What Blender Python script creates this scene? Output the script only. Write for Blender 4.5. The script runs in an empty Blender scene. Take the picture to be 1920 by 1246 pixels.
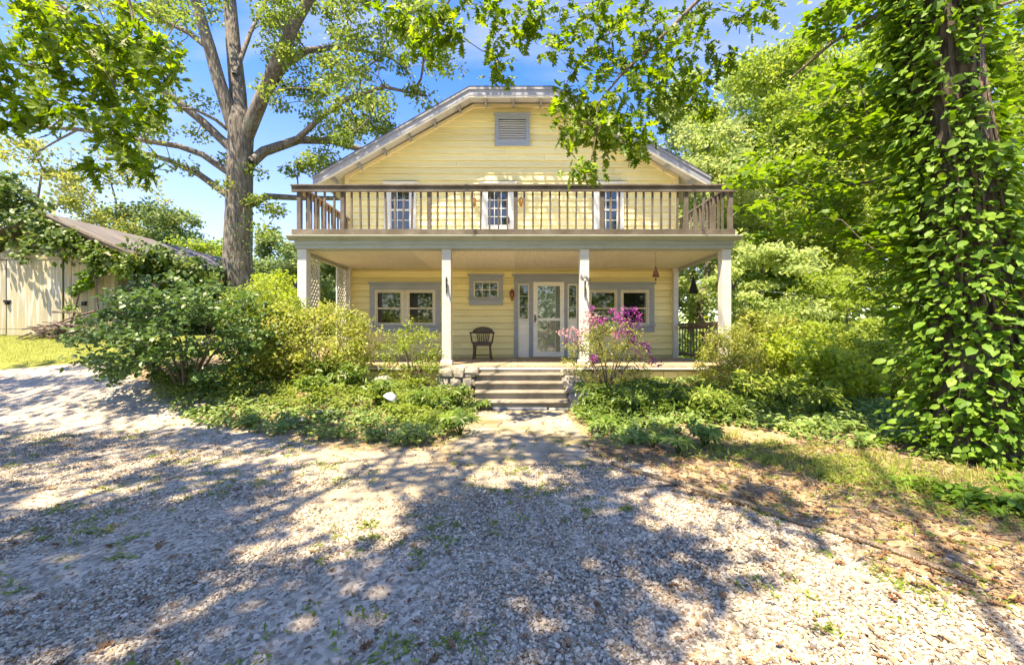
import bpy, math, random
import numpy as np
from mathutils import Vector, Matrix

# ------------------------------------------------------------------ camera, sky, sun, exposure
SC = bpy.context.scene
COL = SC.collection
CAMZ, F = 1.385, 740.0
cam = bpy.data.objects.new('camera', bpy.data.cameras.new('camera')); COL.objects.link(cam)
cam.location = (0, 0, CAMZ); cam.rotation_euler = (math.radians(90), 0, 0)
cam.data.sensor_width = 36.0; cam.data.lens = 36.0 * F / 1920.0
cam.data.clip_start = 0.05; cam.data.clip_end = 3000
SC.camera = cam
SUN_EL, SUN_AZ = 66.0, 218.0            # azimuth: compass bearing of the sun, +Y = north
sa, se = math.radians(SUN_AZ), math.radians(SUN_EL)
SUNV = np.array([math.sin(sa) * math.cos(se), math.cos(sa) * math.cos(se), math.sin(se)])
W = bpy.data.worlds.new('World'); SC.world = W; W.use_nodes = True
wn, wl = W.node_tree.nodes, W.node_tree.links
wn.clear()
wo = wn.new('ShaderNodeOutputWorld'); wb = wn.new('ShaderNodeBackground')
sky = wn.new('ShaderNodeTexSky'); sky.sky_type = 'NISHITA'; sky.sun_disc = False
sky.sun_elevation = se; sky.sun_rotation = sa; sky.air_density = 1.0; sky.dust_density = 0.3; sky.ozone_density = 2.0
hs = wn.new('ShaderNodeHueSaturation'); hs.inputs['Saturation'].default_value = 1.42; hs.inputs['Hue'].default_value = 0.52
wl.new(sky.outputs[0], hs.inputs['Color'])
tc = wn.new('ShaderNodeTexCoord'); sep = wn.new('ShaderNodeSeparateXYZ'); wl.new(tc.outputs['Generated'], sep.inputs[0])
zz = wn.new('ShaderNodeMath'); zz.operation = 'MAXIMUM'; zz.inputs[1].default_value = 0.0; wl.new(sep.outputs['Z'], zz.inputs[0])
za = wn.new('ShaderNodeMath'); za.operation = 'ADD'; za.inputs[1].default_value = 0.25; wl.new(zz.outputs[0], za.inputs[0])
dx = wn.new('ShaderNodeMath'); dx.operation = 'DIVIDE'; wl.new(sep.outputs['X'], dx.inputs[0]); wl.new(za.outputs[0], dx.inputs[1])
dy = wn.new('ShaderNodeMath'); dy.operation = 'DIVIDE'; wl.new(sep.outputs['Y'], dy.inputs[0]); wl.new(za.outputs[0], dy.inputs[1])
cb = wn.new('ShaderNodeCombineXYZ'); wl.new(dx.outputs[0], cb.inputs[0]); wl.new(dy.outputs[0], cb.inputs[1])
mp = wn.new('ShaderNodeMapping'); mp.inputs['Scale'].default_value = (1.0, 2.2, 1.0); mp.inputs['Location'].default_value = (3.1, 1.7, 0); wl.new(cb.outputs[0], mp.inputs[0])
cn = wn.new('ShaderNodeTexNoise'); cn.inputs['Scale'].default_value = 1.5; cn.inputs['Detail'].default_value = 7; cn.inputs['Roughness'].default_value = 0.52
wl.new(mp.outputs[0], cn.inputs['Vector'])
cr = wn.new('ShaderNodeMapRange'); cr.inputs[1].default_value = 0.5; cr.inputs[2].default_value = 0.85; cr.inputs[3].default_value = 0; cr.inputs[4].default_value = 0.7
wl.new(cn.outputs[0], cr.inputs[0])
cm = wn.new('ShaderNodeMixRGB'); cm.inputs[2].default_value = (1.95, 2.15, 2.5, 1); hz_ = wn.new('ShaderNodeMapRange'); hz_.interpolation_type = 'SMOOTHSTEP'; hz_.inputs[1].default_value = 0.62; hz_.inputs[2].default_value = 0.0; hz_.inputs[3].default_value = 0.0; hz_.inputs[4].default_value = 0.5; wl.new(sep.outputs['Z'], hz_.inputs[0])
mxm = wn.new('ShaderNodeMath'); mxm.operation = 'MAXIMUM'; wl.new(cr.outputs[0], mxm.inputs[0]); wl.new(hz_.outputs[0], mxm.inputs[1])
wl.new(mxm.outputs[0], cm.inputs[0]); wl.new(hs.outputs[0], cm.inputs[1])
wl.new(cm.outputs[0], wb.inputs['Color']); wb.inputs['Strength'].default_value = 0.072
wl.new(wb.outputs[0], wo.inputs['Surface'])
sun = bpy.data.objects.new('sun', bpy.data.lights.new('sun', 'SUN')); COL.objects.link(sun)
sun.data.energy = 2.05; sun.data.angle = math.radians(0.5); sun.data.color = (1.0, 0.94, 0.84)
sun.rotation_euler = Vector(SUNV.tolist()).to_track_quat('Z', 'Y').to_euler(); sun.location = (-8, -12, 30)
SC.view_settings.view_transform = 'Standard'; SC.view_settings.look = 'None'; SC.view_settings.gamma = 1.0
SC.view_settings.use_curve_mapping = False
SC.view_settings.exposure = 2.95
SC.view_settings.use_white_balance = True; SC.view_settings.white_balance_temperature = 8600
SC.render.engine = 'CYCLES'
cy = SC.cycles
cy.max_bounces = 7; cy.diffuse_bounces = 4; cy.transmission_bounces = 5; cy.transparent_max_bounces = 8; cy.glossy_bounces = 3
cy.sample_clamp_indirect = 6.0; cy.use_denoising = True

# ------------------------------------------------------------------ helpers
R = np.random.default_rng(7)
def at(px, py, Y):
    return np.array([(px - 960) * Y / F, Y, CAMZ + (623 - py) * Y / F])
def sstep(a, b, v):
    t = np.clip((np.asarray(v, float) - a) / (b - a), 0, 1); return t * t * (3 - 2 * t)
def G(x, y):
    """height of the ground"""
    x = np.asarray(x, float); y = np.asarray(y, float)
    h = 1.28 * sstep(4.3, 12.3, y) * sstep(-2.6, -8.2, x)
    h = h - 2.2 * sstep(3.2, 15, x) * sstep(4.6, 18, y)
    bed = sstep(4.9, 8.0, y) * (sstep(-0.8, -2.2, x) * 0.40 * sstep(-9, -5, x) + sstep(1.2, 2.4, x) * 0.34 * sstep(8, 5, x))
    h = h + bed * sstep(14, 11, y)
    h = h + 0.9 * sstep(20, 60, y) * sstep(5, -20, x)
    return h

WL = {}                                     # world location of each object's origin
def org(o):
    return WL.get(o.name, np.zeros(3)) if o is not None else np.zeros(3)
def tag(o, label=None, cat=None, group=None, kind=None):
    if label: o['label'] = label
    if cat: o['category'] = cat
    if group: o['group'] = group
    if kind: o['kind'] = kind
    return o
def empty(name, loc, label, cat, group=None):
    o = bpy.data.objects.new(name, None); COL.objects.link(o); o.location = tuple(float(v) for v in loc)
    o.empty_display_size = 0.2
    WL[o.name] = np.array(loc, float); return tag(o, label, cat, group)
def link(name, me, parent=None, loc=None, rot=None):
    o = bpy.data.objects.new(name, me); COL.objects.link(o)
    if parent is not None: o.parent = parent
    if loc is not None:
        if rot is not None: o.matrix_basis = Matrix.LocRotScale(Vector([float(v) for v in loc]), rot, None)
        else: o.location = tuple(float(v) for v in loc)
    WL[o.name] = org(parent) + (np.array(loc, float) if loc is not None else 0)
    return o
def np_mesh(name, V, faces, mat, smooth=False, tint=None):
    """V (n,3); faces: (m,k) array, or list of such arrays with different k"""
    fl = faces if isinstance(faces, list) else [faces]
    fl = [np.asarray(f, np.int32) for f in fl if len(f)]
    me = bpy.data.meshes.new(name)
    me.vertices.add(len(V)); me.vertices.foreach_set('co', np.ascontiguousarray(V, np.float32).ravel())
    tot = np.concatenate([np.full(len(f), f.shape[1], np.int32) for f in fl]); li = np.concatenate([f.ravel() for f in fl])
    me.loops.add(len(li)); me.loops.foreach_set('vertex_index', li)
    me.polygons.add(len(tot)); st = np.zeros(len(tot), np.int32); st[1:] = np.cumsum(tot)[:-1]
    me.polygons.foreach_set('loop_start', st); me.polygons.foreach_set('loop_total', tot)
    me.polygons.foreach_set('use_smooth', np.full(len(tot), smooth, bool))
    if tint is not None:
        a = me.attributes.new('tint', 'FLOAT', 'POINT'); a.data.foreach_set('value', np.ascontiguousarray(tint, np.float32))
    me.materials.append(mat); me.update(calc_edges=True); me.validate()
    return me

class MB:
    """collects boxes, prisms and tubes; build() links them as ONE mesh object"""
    def __init__(s): s.v = []; s.f = []
    def add(s, vs, fs):
        b = len(s.v); s.v += [tuple(float(c) for c in v) for v in vs]; s.f += [tuple(b + i for i in f) for f in fs]; return s
    def box(s, x0, x1, y0, y1, z0, z1):
        vs = [(x0,y0,z0),(x1,y0,z0),(x1,y1,z0),(x0,y1,z0),(x0,y0,z1),(x1,y0,z1),(x1,y1,z1),(x0,y1,z1)]
        return s.add(vs, [(0,3,2,1),(4,5,6,7),(0,1,5,4),(1,2,6,5),(2,3,7,6),(3,0,4,7)])
    def bar(s, p, q, w, h, up=(0,0,1)):
        p, q = np.array(p, float), np.array(q, float); d = q - p; d /= np.linalg.norm(d)
        r = np.cross(d, up); r /= np.linalg.norm(r); u = np.cross(r, d)
        vs = [c + r*a*w/2 + u*b*h/2 for c in (p, q) for a, b in ((-1,-1),(1,-1),(1,1),(-1,1))]
        return s.add(vs, [(0,1,2,3)[::-1],(4,5,6,7),(0,1,5,4),(1,2,6,5),(2,3,7,6),(3,0,4,7)])
    def prism(s, poly, axis, a, b):
        """poly: 2-D points; axis 'y': (x,z) swept in y; 'x': (y,z) swept in x; 'z': (x,y) swept in z"""
        n = len(poly); mk = {'y': lambda p, t: (p[0], t, p[1]), 'x': lambda p, t: (t, p[0], p[1]), 'z': lambda p, t: (p[0], p[1], t)}[axis]
        vs = [mk(p, a) for p in poly] + [mk(p, b) for p in poly]
        return s.add(vs, [tuple(range(n)), tuple(range(2*n-1, n-1, -1))] + [(i, (i+1) % n + 0, n + (i+1) % n, n + i)[::-1] for i in range(n)])
    def tube(s, pts, rad, seg=8, cap=True):
        pts = np.array(pts, float); n = len(pts); rad = np.broadcast_to(np.array(rad, float), (n,))
        d = np.gradient(pts, axis=0); d /= np.linalg.norm(d, axis=1)[:, None] + 1e-9
        ref = np.array([0.31, 0.87, 0.2]) if abs(d[0][2]) > .9 else np.array([0, 0, 1.0])
        vs = []
        for i in range(n):
            r = np.cross(d[i], ref); r /= np.linalg.norm(r) + 1e-9; u = np.cross(r, d[i])
            for k in range(seg):
                t = 2*math.pi*k/seg; vs.append(pts[i] + rad[i]*(math.cos(t)*r + math.sin(t)*u))
        fs = [(i*seg+k, i*seg+(k+1) % seg, (i+1)*seg+(k+1) % seg, (i+1)*seg+k) for i in range(n-1) for k in range(seg)]
        if cap: fs += [tuple(range(seg))[::-1], tuple(range((n-1)*seg, n*seg))]
        return s.add(vs, fs)
    def lathe(s, prof, c, seg=16):
        n = len(prof); vs = [(c[0]+r*math.cos(2*math.pi*k/seg), c[1]+r*math.sin(2*math.pi*k/seg), c[2]+z) for r, z in prof for k in range(seg)]
        fs = [(i*seg+k, i*seg+(k+1) % seg, (i+1)*seg+(k+1) % seg, (i+1)*seg+k) for i in range(n-1) for k in range(seg)]
        return s.add(vs, fs + [tuple(range(seg))[::-1], tuple(range((n-1)*seg, n*seg))])
    def build(s, name, mat, parent=None, smooth=False, bevel=0):
        o0 = org(parent)
        me = bpy.data.meshes.new(name); me.from_pydata([tuple(np.array(v) - o0) for v in s.v], [], s.f); me.materials.append(mat)
        if smooth: me.polygons.foreach_set('use_smooth', [True]*len(me.polygons))
        me.update(); o = link(name, me, parent)
        if bevel:
            b = o.modifiers.new('bevel', 'BEVEL'); b.width = bevel; b.segments = 1; b.limit_method = 'ANGLE'
        return o

# ------------------------------------------------------------------ materials
def mat_base(name):
    m = bpy.data.materials.new(name); m.use_nodes = True; n = m.node_tree.nodes
    return m, n, m.node_tree.links, n['Principled BSDF']
def ramp(n, pts):
    r = n.new('ShaderNodeValToRGB'); e = r.color_ramp.elements
    while len(e) < len(pts): e.new(0.5)
    for i, (p, c) in enumerate(pts): e[i].position = p; e[i].color = (*c, 1)
    return r
def paint(name, c, dirt=(0.25, 0.22, 0.17), amt=0.25, rough=0.6, bump=0.15, scale=3.0, grain=(2, 30, 30), seedy=True, peel=0.0, peelc=(0.3, 0.27, 0.23)):
    """painted or bare board: grain bump, blotchy weathering, a little shift from piece to piece"""
    m, n, l, b = mat_base(name)
    tcn = n.new('ShaderNodeTexCoord'); oi = n.new('ShaderNodeObjectInfo')
    mpn = n.new('ShaderNodeMapping'); mpn.inputs['Scale'].default_value = grain; l.new(tcn.outputs['Object'], mpn.inputs[0])
    off = n.new('ShaderNodeVectorMath'); off.operation = 'SCALE'; off.inputs[0].default_value = (17, 31, 23); l.new(oi.outputs['Random'], off.inputs['Scale'])
    l.new(off.outputs[0], mpn.inputs['Location'])
    g = n.new('ShaderNodeTexNoise'); g.inputs['Scale'].default_value = 1.0; g.inputs['Detail'].default_value = 5; l.new(mpn.outputs[0], g.inputs['Vector'])
    big = n.new('ShaderNodeTexNoise'); big.inputs['Scale'].default_value = scale; big.inputs['Detail'].default_value = 6; big.inputs['Roughness'].default_value = 0.65; l.new(tcn.outputs['Object'], big.inputs['Vector'])
    mr = n.new('ShaderNodeMapRange'); mr.inputs[1].default_value = 0.42; mr.inputs[2].default_value = 0.75; mr.inputs[4].default_value = amt; l.new(big.outputs[0], mr.inputs[0])
    mx = n.new('ShaderNodeMixRGB'); mx.inputs[1].default_value = (*c, 1); mx.inputs[2].default_value = (*dirt, 1); l.new(mr.outputs[0], mx.inputs[0])
    last = mx
    if peel:
        pr = n.new('ShaderNodeMapRange'); pr.inputs[1].default_value = 0.62 - peel*0.2; pr.inputs[2].default_value = 0.66 - peel*0.2; l.new(g.outputs[0], pr.inputs[0])
        px = n.new('ShaderNodeMixRGB'); px.inputs[2].default_value = (*peelc, 1); l.new(pr.outputs[0], px.inputs[0]); l.new(last.outputs[0], px.inputs[1]); last = px
    hv = n.new('ShaderNodeHueSaturation'); l.new(last.outputs[0], hv.inputs['Color'])
    a = n.new('ShaderNodeMapRange'); a.inputs[3].default_value = 0.86; a.inputs[4].default_value = 1.1; l.new(oi.outputs['Random'], a.inputs[0])
    a2 = n.new('ShaderNodeMath'); a2.operation = 'MULTIPLY_ADD'; a2.inputs[1].default_value = 0.5; l.new(g.outputs[0], a2.inputs[0])
    a3 = n.new('ShaderNodeMath'); a3.operation = 'SUBTRACT'; a3.inputs[1].default_value = 0.25; l.new(a.outputs[0], a3.inputs[0]); l.new(a3.outputs[0], a2.inputs[2])
    l.new(a2.outputs[0], hv.inputs['Value']); l.new(hv.outputs[0], b.inputs['Base Color'])
    bp = n.new('ShaderNodeBump'); bp.inputs['Strength'].default_value = bump; bp.inputs['Distance'].default_value = 0.01; l.new(g.outputs[0], bp.inputs['Height']); l.new(bp.outputs[0], b.inputs['Normal'])
    b.inputs['Roughness'].default_value = rough
    return m
def leafmat(name, c1, c2, c3=None, trans=0.45, rough=0.45, spec=0.35):
    """leaf: colour varies from leaf to leaf, light passes through"""
    m, n, l, b = mat_base(name)
    at_ = n.new('ShaderNodeAttribute'); at_.attribute_name = 'tint'
    oi = n.new('ShaderNodeObjectInfo')
    pts = [(0.0, c1), (1.0, c2)] if c3 is None else [(0.0, c1), (0.85, c2), (1.0, c3)]
    rp = ramp(n, pts); l.new(at_.outputs['Fac'], rp.inputs[0])
    hv = n.new('ShaderNodeHueSaturation'); l.new(rp.outputs[0], hv.inputs['Color'])
    a = n.new('ShaderNodeMapRange'); a.inputs[3].default_value = 0.82; a.inputs[4].default_value = 1.18; l.new(oi.outputs['Random'], a.inputs[0]); l.new(a.outputs[0], hv.inputs['Value'])
    l.new(hv.outputs[0], b.inputs['Base Color']); b.inputs['Roughness'].default_value = rough; b.inputs['Specular IOR Level'].default_value = spec
    t = n.new('ShaderNodeBsdfTranslucent'); h2 = n.new('ShaderNodeHueSaturation'); h2.inputs['Hue'].default_value = 0.485; h2.inputs['Value'].default_value = 1.5; h2.inputs['Saturation'].default_value = 1.1
    l.new(hv.outputs[0], h2.inputs['Color']); l.new(h2.outputs[0], t.inputs['Color'])
    ms = n.new('ShaderNodeMixShader'); ms.inputs[0].default_value = trans; l.new(b.outputs[0], ms.inputs[1]); l.new(t.outputs[0], ms.inputs[2])
    l.new(ms.outputs[0], n['Material Output'].inputs['Surface'])
    return m
def barkmat(name, c1, c2, sc=1.0, lichen=(0.3, 0.32, 0.25), lam=0.3):
    m, n, l, b = mat_base(name)
    tcn = n.new('ShaderNodeTexCoord'); mpn = n.new('ShaderNodeMapping'); mpn.inputs['Scale'].default_value = (9*sc, 9*sc, 1.6*sc); l.new(tcn.outputs['Object'], mpn.inputs[0])
    g = n.new('ShaderNodeTexNoise'); g.inputs['Scale'].default_value = 1.6; g.inputs['Detail'].default_value = 7; g.inputs['Distortion'].default_value = 0.6; l.new(mpn.outputs[0], g.inputs['Vector'])
    v = n.new('ShaderNodeTexVoronoi'); v.feature = 'DISTANCE_TO_EDGE'; v.inputs['Scale'].default_value = 1.3; l.new(mpn.outputs[0], v.inputs['Vector'])
    rp = ramp(n, [(0.3, c1), (0.7, c2)]); l.new(g.outputs[0], rp.inputs[0])
    li = n.new('ShaderNodeTexNoise'); li.inputs['Scale'].default_value = 2.6; li.inputs['Detail'].default_value = 8; l.new(tcn.outputs['Object'], li.inputs['Vector'])
    mr = n.new('ShaderNodeMapRange'); mr.inputs[1].default_value = 0.55; mr.inputs[2].default_value = 0.7; mr.inputs[4].default_value = lam; l.new(li.outputs[0], mr.inputs[0])
    mx = n.new('ShaderNodeMixRGB'); mx.inputs[2].default_value = (*lichen, 1); l.new(mr.outputs[0], mx.inputs[0]); l.new(rp.outputs[0], mx.inputs[1])
    l.new(mx.outputs[0], b.inputs['Base Color']); b.inputs['Roughness'].default_value = 0.9; b.inputs['Specular IOR Level'].default_value = 0.15
    ad = n.new('ShaderNodeMath'); ad.operation = 'MULTIPLY_ADD'; ad.inputs[1].default_value = 0.8; l.new(v.outputs['Distance'], ad.inputs[0]); l.new(g.outputs[0], ad.inputs[2])
    bp = n.new('ShaderNodeBump'); bp.inputs['Strength'].default_value = 0.9; bp.inputs['Distance'].default_value = 0.05; l.new(ad.outputs[0], bp.inputs['Height']); l.new(bp.outputs[0], b.inputs['Normal'])
    return m
def stonemat(name, c1, c2, sc=6.0, moss=0.2, mossc=(0.16, 0.17, 0.07), bump=0.5):
    m, n, l, b = mat_base(name)
    tcn = n.new('ShaderNodeTexCoord'); oi = n.new('ShaderNodeObjectInfo')
    g = n.new('ShaderNodeTexNoise'); g.inputs['Scale'].default_value = sc; g.inputs['Detail'].default_value = 9; g.inputs['Roughness'].default_value = 0.65; l.new(tcn.outputs['Object'], g.inputs['Vector'])
    rp = ramp(n, [(0.32, c1), (0.68, c2)]); l.new(g.outputs[0], rp.inputs[0])
    k = n.new('ShaderNodeTexNoise'); k.inputs['Scale'].default_value = sc*0.35; k.inputs['Detail'].default_value = 6; l.new(tcn.outputs['Object'], k.inputs['Vector'])
    mr = n.new('ShaderNodeMapRange'); mr.inputs[1].default_value = 0.52; mr.inputs[2].default_value = 0.66; mr.inputs[4].default_value = moss; l.new(k.outputs[0], mr.inputs[0])
    mx = n.new('ShaderNodeMixRGB'); mx.inputs[2].default_value = (*mossc, 1); l.new(mr.outputs[0], mx.inputs[0]); l.new(rp.outputs[0], mx.inputs[1])
    hv = n.new('ShaderNodeHueSaturation'); l.new(mx.outputs[0], hv.inputs['Color'])
    a = n.new('ShaderNodeMapRange'); a.inputs[3].default_value = 0.8; a.inputs[4].default_value = 1.15; l.new(oi.outputs['Random'], a.inputs[0]); l.new(a.outputs[0], hv.inputs['Value'])
    l.new(hv.outputs[0], b.inputs['Base Color']); b.inputs['Roughness'].default_value = 0.85
    bp = n.new('ShaderNodeBump'); bp.inputs['Strength'].default_value = bump; bp.inputs['Distance'].default_value = 0.02; l.new(g.outputs[0], bp.inputs['Height']); l.new(bp.outputs[0], b.inputs['Normal'])
    return m
def plain(name, c, rough=0.5, metal=0.0, spec=0.5):
    m, n, l, b = mat_base(name); tcn = n.new('ShaderNodeTexCoord')
    g = n.new('ShaderNodeTexNoise'); g.inputs['Scale'].default_value = 25; g.inputs['Detail'].default_value = 4; l.new(tcn.outputs['Object'], g.inputs['Vector'])
    rp = ramp(n, [(0.3, tuple(v*0.8 for v in c)), (0.7, tuple(min(1, v*1.15) for v in c))]); l.new(g.outputs[0], rp.inputs[0]); l.new(rp.outputs[0], b.inputs['Base Color'])
    b.inputs['Roughness'].default_value = rough; b.inputs['Metallic'].default_value = metal; b.inputs['Specular IOR Level'].default_value = spec
    return m
def glassmat(name, c=(0.012, 0.014, 0.014), wob=0.02):
    m, n, l, b = mat_base(name); tcn = n.new('ShaderNodeTexCoord')
    g = n.new('ShaderNodeTexNoise'); g.inputs['Scale'].default_value = 2.2; g.inputs['Detail'].default_value = 2; l.new(tcn.outputs['Object'], g.inputs['Vector'])
    bp = n.new('ShaderNodeBump'); bp.inputs['Strength'].default_value = wob; l.new(g.outputs[0], bp.inputs['Height']); l.new(bp.outputs[0], b.inputs['Normal'])
    b.inputs['Base Color'].default_value = (*c, 1); b.inputs['Roughness'].default_value = 0.03; b.inputs['Specular IOR Level'].default_value = 1.0; b.inputs['IOR'].default_value = 1.6
    return m
def clearglass(name):
    m, n, l, b = mat_base(name); gl = n.new('ShaderNodeBsdfGlossy'); gl.inputs['Roughness'].default_value = 0.02
    tr = n.new('ShaderNodeBsdfTransparent'); tr.inputs['Color'].default_value = (0.86, 0.9, 0.87, 1); fr = n.new('ShaderNodeFresnel'); fr.inputs['IOR'].default_value = 1.9
    ms = n.new('ShaderNodeMixShader'); l.new(fr.outputs[0], ms.inputs[0]); l.new(tr.outputs[0], ms.inputs[1]); l.new(gl.outputs[0], ms.inputs[2]); l.new(ms.outputs[0], n['Material Output'].inputs['Surface'])
    return m

M = {
 'yellow': paint('yellow_paint', (0.83, 0.73, 0.365), (0.69, 0.60, 0.28), 0.30, 0.6, 0.1, 1.3, (2, 25, 60)),
 'cream': paint('cream_trim_paint', (0.74, 0.62, 0.34), amt=0.1),
 'grey': paint('blue_grey_trim_paint', (0.30, 0.34, 0.385), (0.22, 0.23, 0.22), 0.35),
 'cornice': paint('grey_green_cornice_paint', (0.33, 0.36, 0.30), (0.19, 0.19, 0.13), 0.35),
 'barge': paint('pale_grey_roof_trim_paint', (0.27, 0.285, 0.31), (0.2, 0.2, 0.2), 0.35),
 'soffit': paint('grey_soffit_paint', (0.42, 0.40, 0.37), amt=0.2),
 'white': paint('white_paint', (0.60, 0.60, 0.56), (0.42, 0.40, 0.34), 0.3),
 'sash': paint('cream_sash_paint', (0.62, 0.58, 0.45), amt=0.2),
 'doorw': paint('white_door_paint', (0.72, 0.72, 0.66), (0.5, 0.5, 0.44), 0.2),
 'ceil': paint('porch_ceiling_paint', (0.70, 0.66, 0.56), (0.6, 0.54, 0.4), 0.35, 0.55, 0.05, 0.8, (25, 2, 2)),
 'rail': paint('weathered_railing_wood', (0.085, 0.067, 0.048), (0.22, 0.195, 0.165), 0.7, 0.8, 0.4, 2.2, (22, 22, 22)),
 'railnew': paint('newer_brown_wood', (0.36, 0.21, 0.10), (0.3, 0.2, 0.12), 0.5, 0.75, 0.3, 2.0, (22, 6, 22)),
 'deck': paint('worn_porch_boards', (0.36, 0.26, 0.16), (0.5, 0.42, 0.32), 0.6, 0.75, 0.3, 2.0, (30, 2, 10)),
 'step': paint('bleached_step_wood', (0.26, 0.23, 0.18), (0.08, 0.068, 0.05), 0.95, 0.8, 0.5, 2.4, (2.5, 30, 30)),
 'roof': plain('black_shingles', (0.045, 0.047, 0.052), 0.9),
 'glass': glassmat('dark_window_glass'), 'clear': clearglass('storm_door_glass'),
 'iron': plain('black_iron', (0.02, 0.018, 0.016), 0.5, 0.6), 'copper': plain('aged_copper', (0.28, 0.11, 0.05), 0.45, 0.7),
 'brass': plain('amber_lamp_glass', (0.5, 0.24, 0.06), 0.25), 'chairwood': paint('dark_chair_wood', (0.06, 0.042, 0.028), (0.12, 0.09, 0.06), 0.4, 0.45, 0.1),
 'shed': paint('flaking_shed_paint', (0.38, 0.33, 0.19), (0.2, 0.19, 0.15), 0.8, 0.85, 0.35, 1.6, (14, 14, 1.2), peel=0.35, peelc=(0.32, 0.33, 0.31)),
 'sheddoor': paint('weathered_shed_door', (0.35, 0.315, 0.20), (0.22, 0.23, 0.22), 1.0, 0.85, 0.35, 0.9, (14, 14, 1.0), peel=0.45, peelc=(0.36, 0.36, 0.32)),
 'shedroof': paint('worn_shed_roofing', (0.15, 0.135, 0.125), (0.075, 0.07, 0.065), 0.7, 0.85, 0.4, 1.2, (2, 12, 2)),
 'stick': barkmat('dead_stick_bark', (0.10, 0.075, 0.06), (0.26, 0.2, 0.17), 3),
 'timber': barkmat('weathered_pole_bark', (0.20, 0.15, 0.10), (0.36, 0.29, 0.21), 4, lam=0.1),
 'stone': stonemat('fieldstone', (0.16, 0.14, 0.11), (0.46, 0.42, 0.36), 9, 0.35),
 'mortar': stonemat('mortar', (0.2, 0.18, 0.15), (0.34, 0.31, 0.27), 20, 0.2),
 'flag': stonemat('path_flagstone', (0.20, 0.165, 0.115), (0.46, 0.385, 0.275), 3.2, 0.75, (0.20, 0.165, 0.05), 0.45),
 'dirt': stonemat('packed_dirt', (0.20, 0.145, 0.085), (0.38, 0.30, 0.19), 14, 0.5, (0.20, 0.17, 0.06)),
 'slate': stonemat('blue_slate', (0.13, 0.14, 0.16), (0.22, 0.23, 0.26), 7, 0.1),
 'rockw': stonemat('pale_rock', (0.36, 0.34, 0.29), (0.6, 0.57, 0.5), 8, 0.2),
 'globe': plain('chalky_white_globe', (0.55, 0.57, 0.60), 0.35),
 'barkoak': barkmat('grey_oak_bark', (0.08, 0.071, 0.06), (0.25, 0.225, 0.195), 0.9, (0.3, 0.32, 0.26), 0.5),
 'barkvine': barkmat('dark_furrowed_bark', (0.028, 0.024, 0.02), (0.135, 0.115, 0.098), 1.5, (0.18, 0.17, 0.13), 0.25),
 'bark': barkmat('forest_bark', (0.09, 0.075, 0.06), (0.26, 0.22, 0.18), 1.5),
 'stem': plain('shrub_stem', (0.13, 0.095, 0.065), 0.8),
 'L_oak': leafmat('oak_leaf', (0.085, 0.155, 0.03), (0.19, 0.25, 0.06), trans=0.5),
 'L_over': leafmat('overhanging_leaf', (0.13, 0.19, 0.03), (0.25, 0.31, 0.06), trans=0.6),
 'L_spray': leafmat('hanging_spray_leaf', (0.085, 0.18, 0.018), (0.20, 0.31, 0.04), trans=0.62),
 'L_vine': leafmat('vine_leaf', (0.075, 0.18, 0.02), (0.20, 0.34, 0.05), trans=0.38, rough=0.5, spec=0.22),
 'L_beech': leafmat('side_branch_leaf', (0.075, 0.18, 0.02), (0.20, 0.33, 0.045), trans=0.5),
 'L_forA': leafmat('bright_forest_leaf', (0.16, 0.27, 0.045), (0.34, 0.44, 0.095), trans=0.5),
 'L_forB': leafmat('pale_forest_leaf', (0.18, 0.27, 0.08), (0.37, 0.44, 0.175), trans=0.5),
 'L_forC': leafmat('deep_forest_leaf', (0.078, 0.156, 0.033), (0.208, 0.299, 0.065), trans=0.45),
 'L_gold': leafmat('yellow_spring_leaf', (0.15, 0.20, 0.05), (0.27, 0.285, 0.085), trans=0.5),
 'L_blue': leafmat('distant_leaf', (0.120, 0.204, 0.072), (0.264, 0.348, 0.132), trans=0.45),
 'L_hyd': leafmat('dark_shrub_leaf', (0.048, 0.115, 0.028), (0.13, 0.22, 0.06), trans=0.3, rough=0.4),
 'L_az': leafmat('azalea_leaf', (0.14, 0.20, 0.035), (0.36, 0.39, 0.10), (0.413, 0.288, 0.125), trans=0.45),
 'L_az2': leafmat('green_azalea_leaf', (0.117, 0.195, 0.029), (0.312, 0.390, 0.078), trans=0.45),
 'L_lime': leafmat('lime_shrub_leaf', (0.20, 0.30, 0.04), (0.36, 0.44, 0.08), trans=0.5),
 'L_cover': leafmat('ground_cover_leaf', (0.077, 0.154, 0.031), (0.280, 0.378, 0.119), trans=0.35),
 'L_hell': leafmat('palmate_leaf', (0.07, 0.145, 0.022), (0.17, 0.25, 0.045), trans=0.35, rough=0.35),
 'L_ivy': leafmat('creeper_leaf', (0.050, 0.112, 0.022), (0.150, 0.237, 0.050), (0.338, 0.150, 0.075), trans=0.35, rough=0.45),
 'L_grass': leafmat('grass_blade', (0.144, 0.204, 0.036), (0.360, 0.384, 0.108), trans=0.4, spec=0.2),
 'L_dead': leafmat('dead_leaf', (0.16, 0.075, 0.035), (0.38, 0.26, 0.15), trans=0.15, spec=0.1),
 'fl_pink': leafmat('magenta_petal', (0.28, 0.035, 0.22), (0.50, 0.12, 0.41), trans=0.4, spec=0.2),
 'fl_pale': leafmat('pale_pink_petal', (0.46, 0.22, 0.28), (0.60, 0.42, 0.40), trans=0.4, spec=0.2),
}

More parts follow.
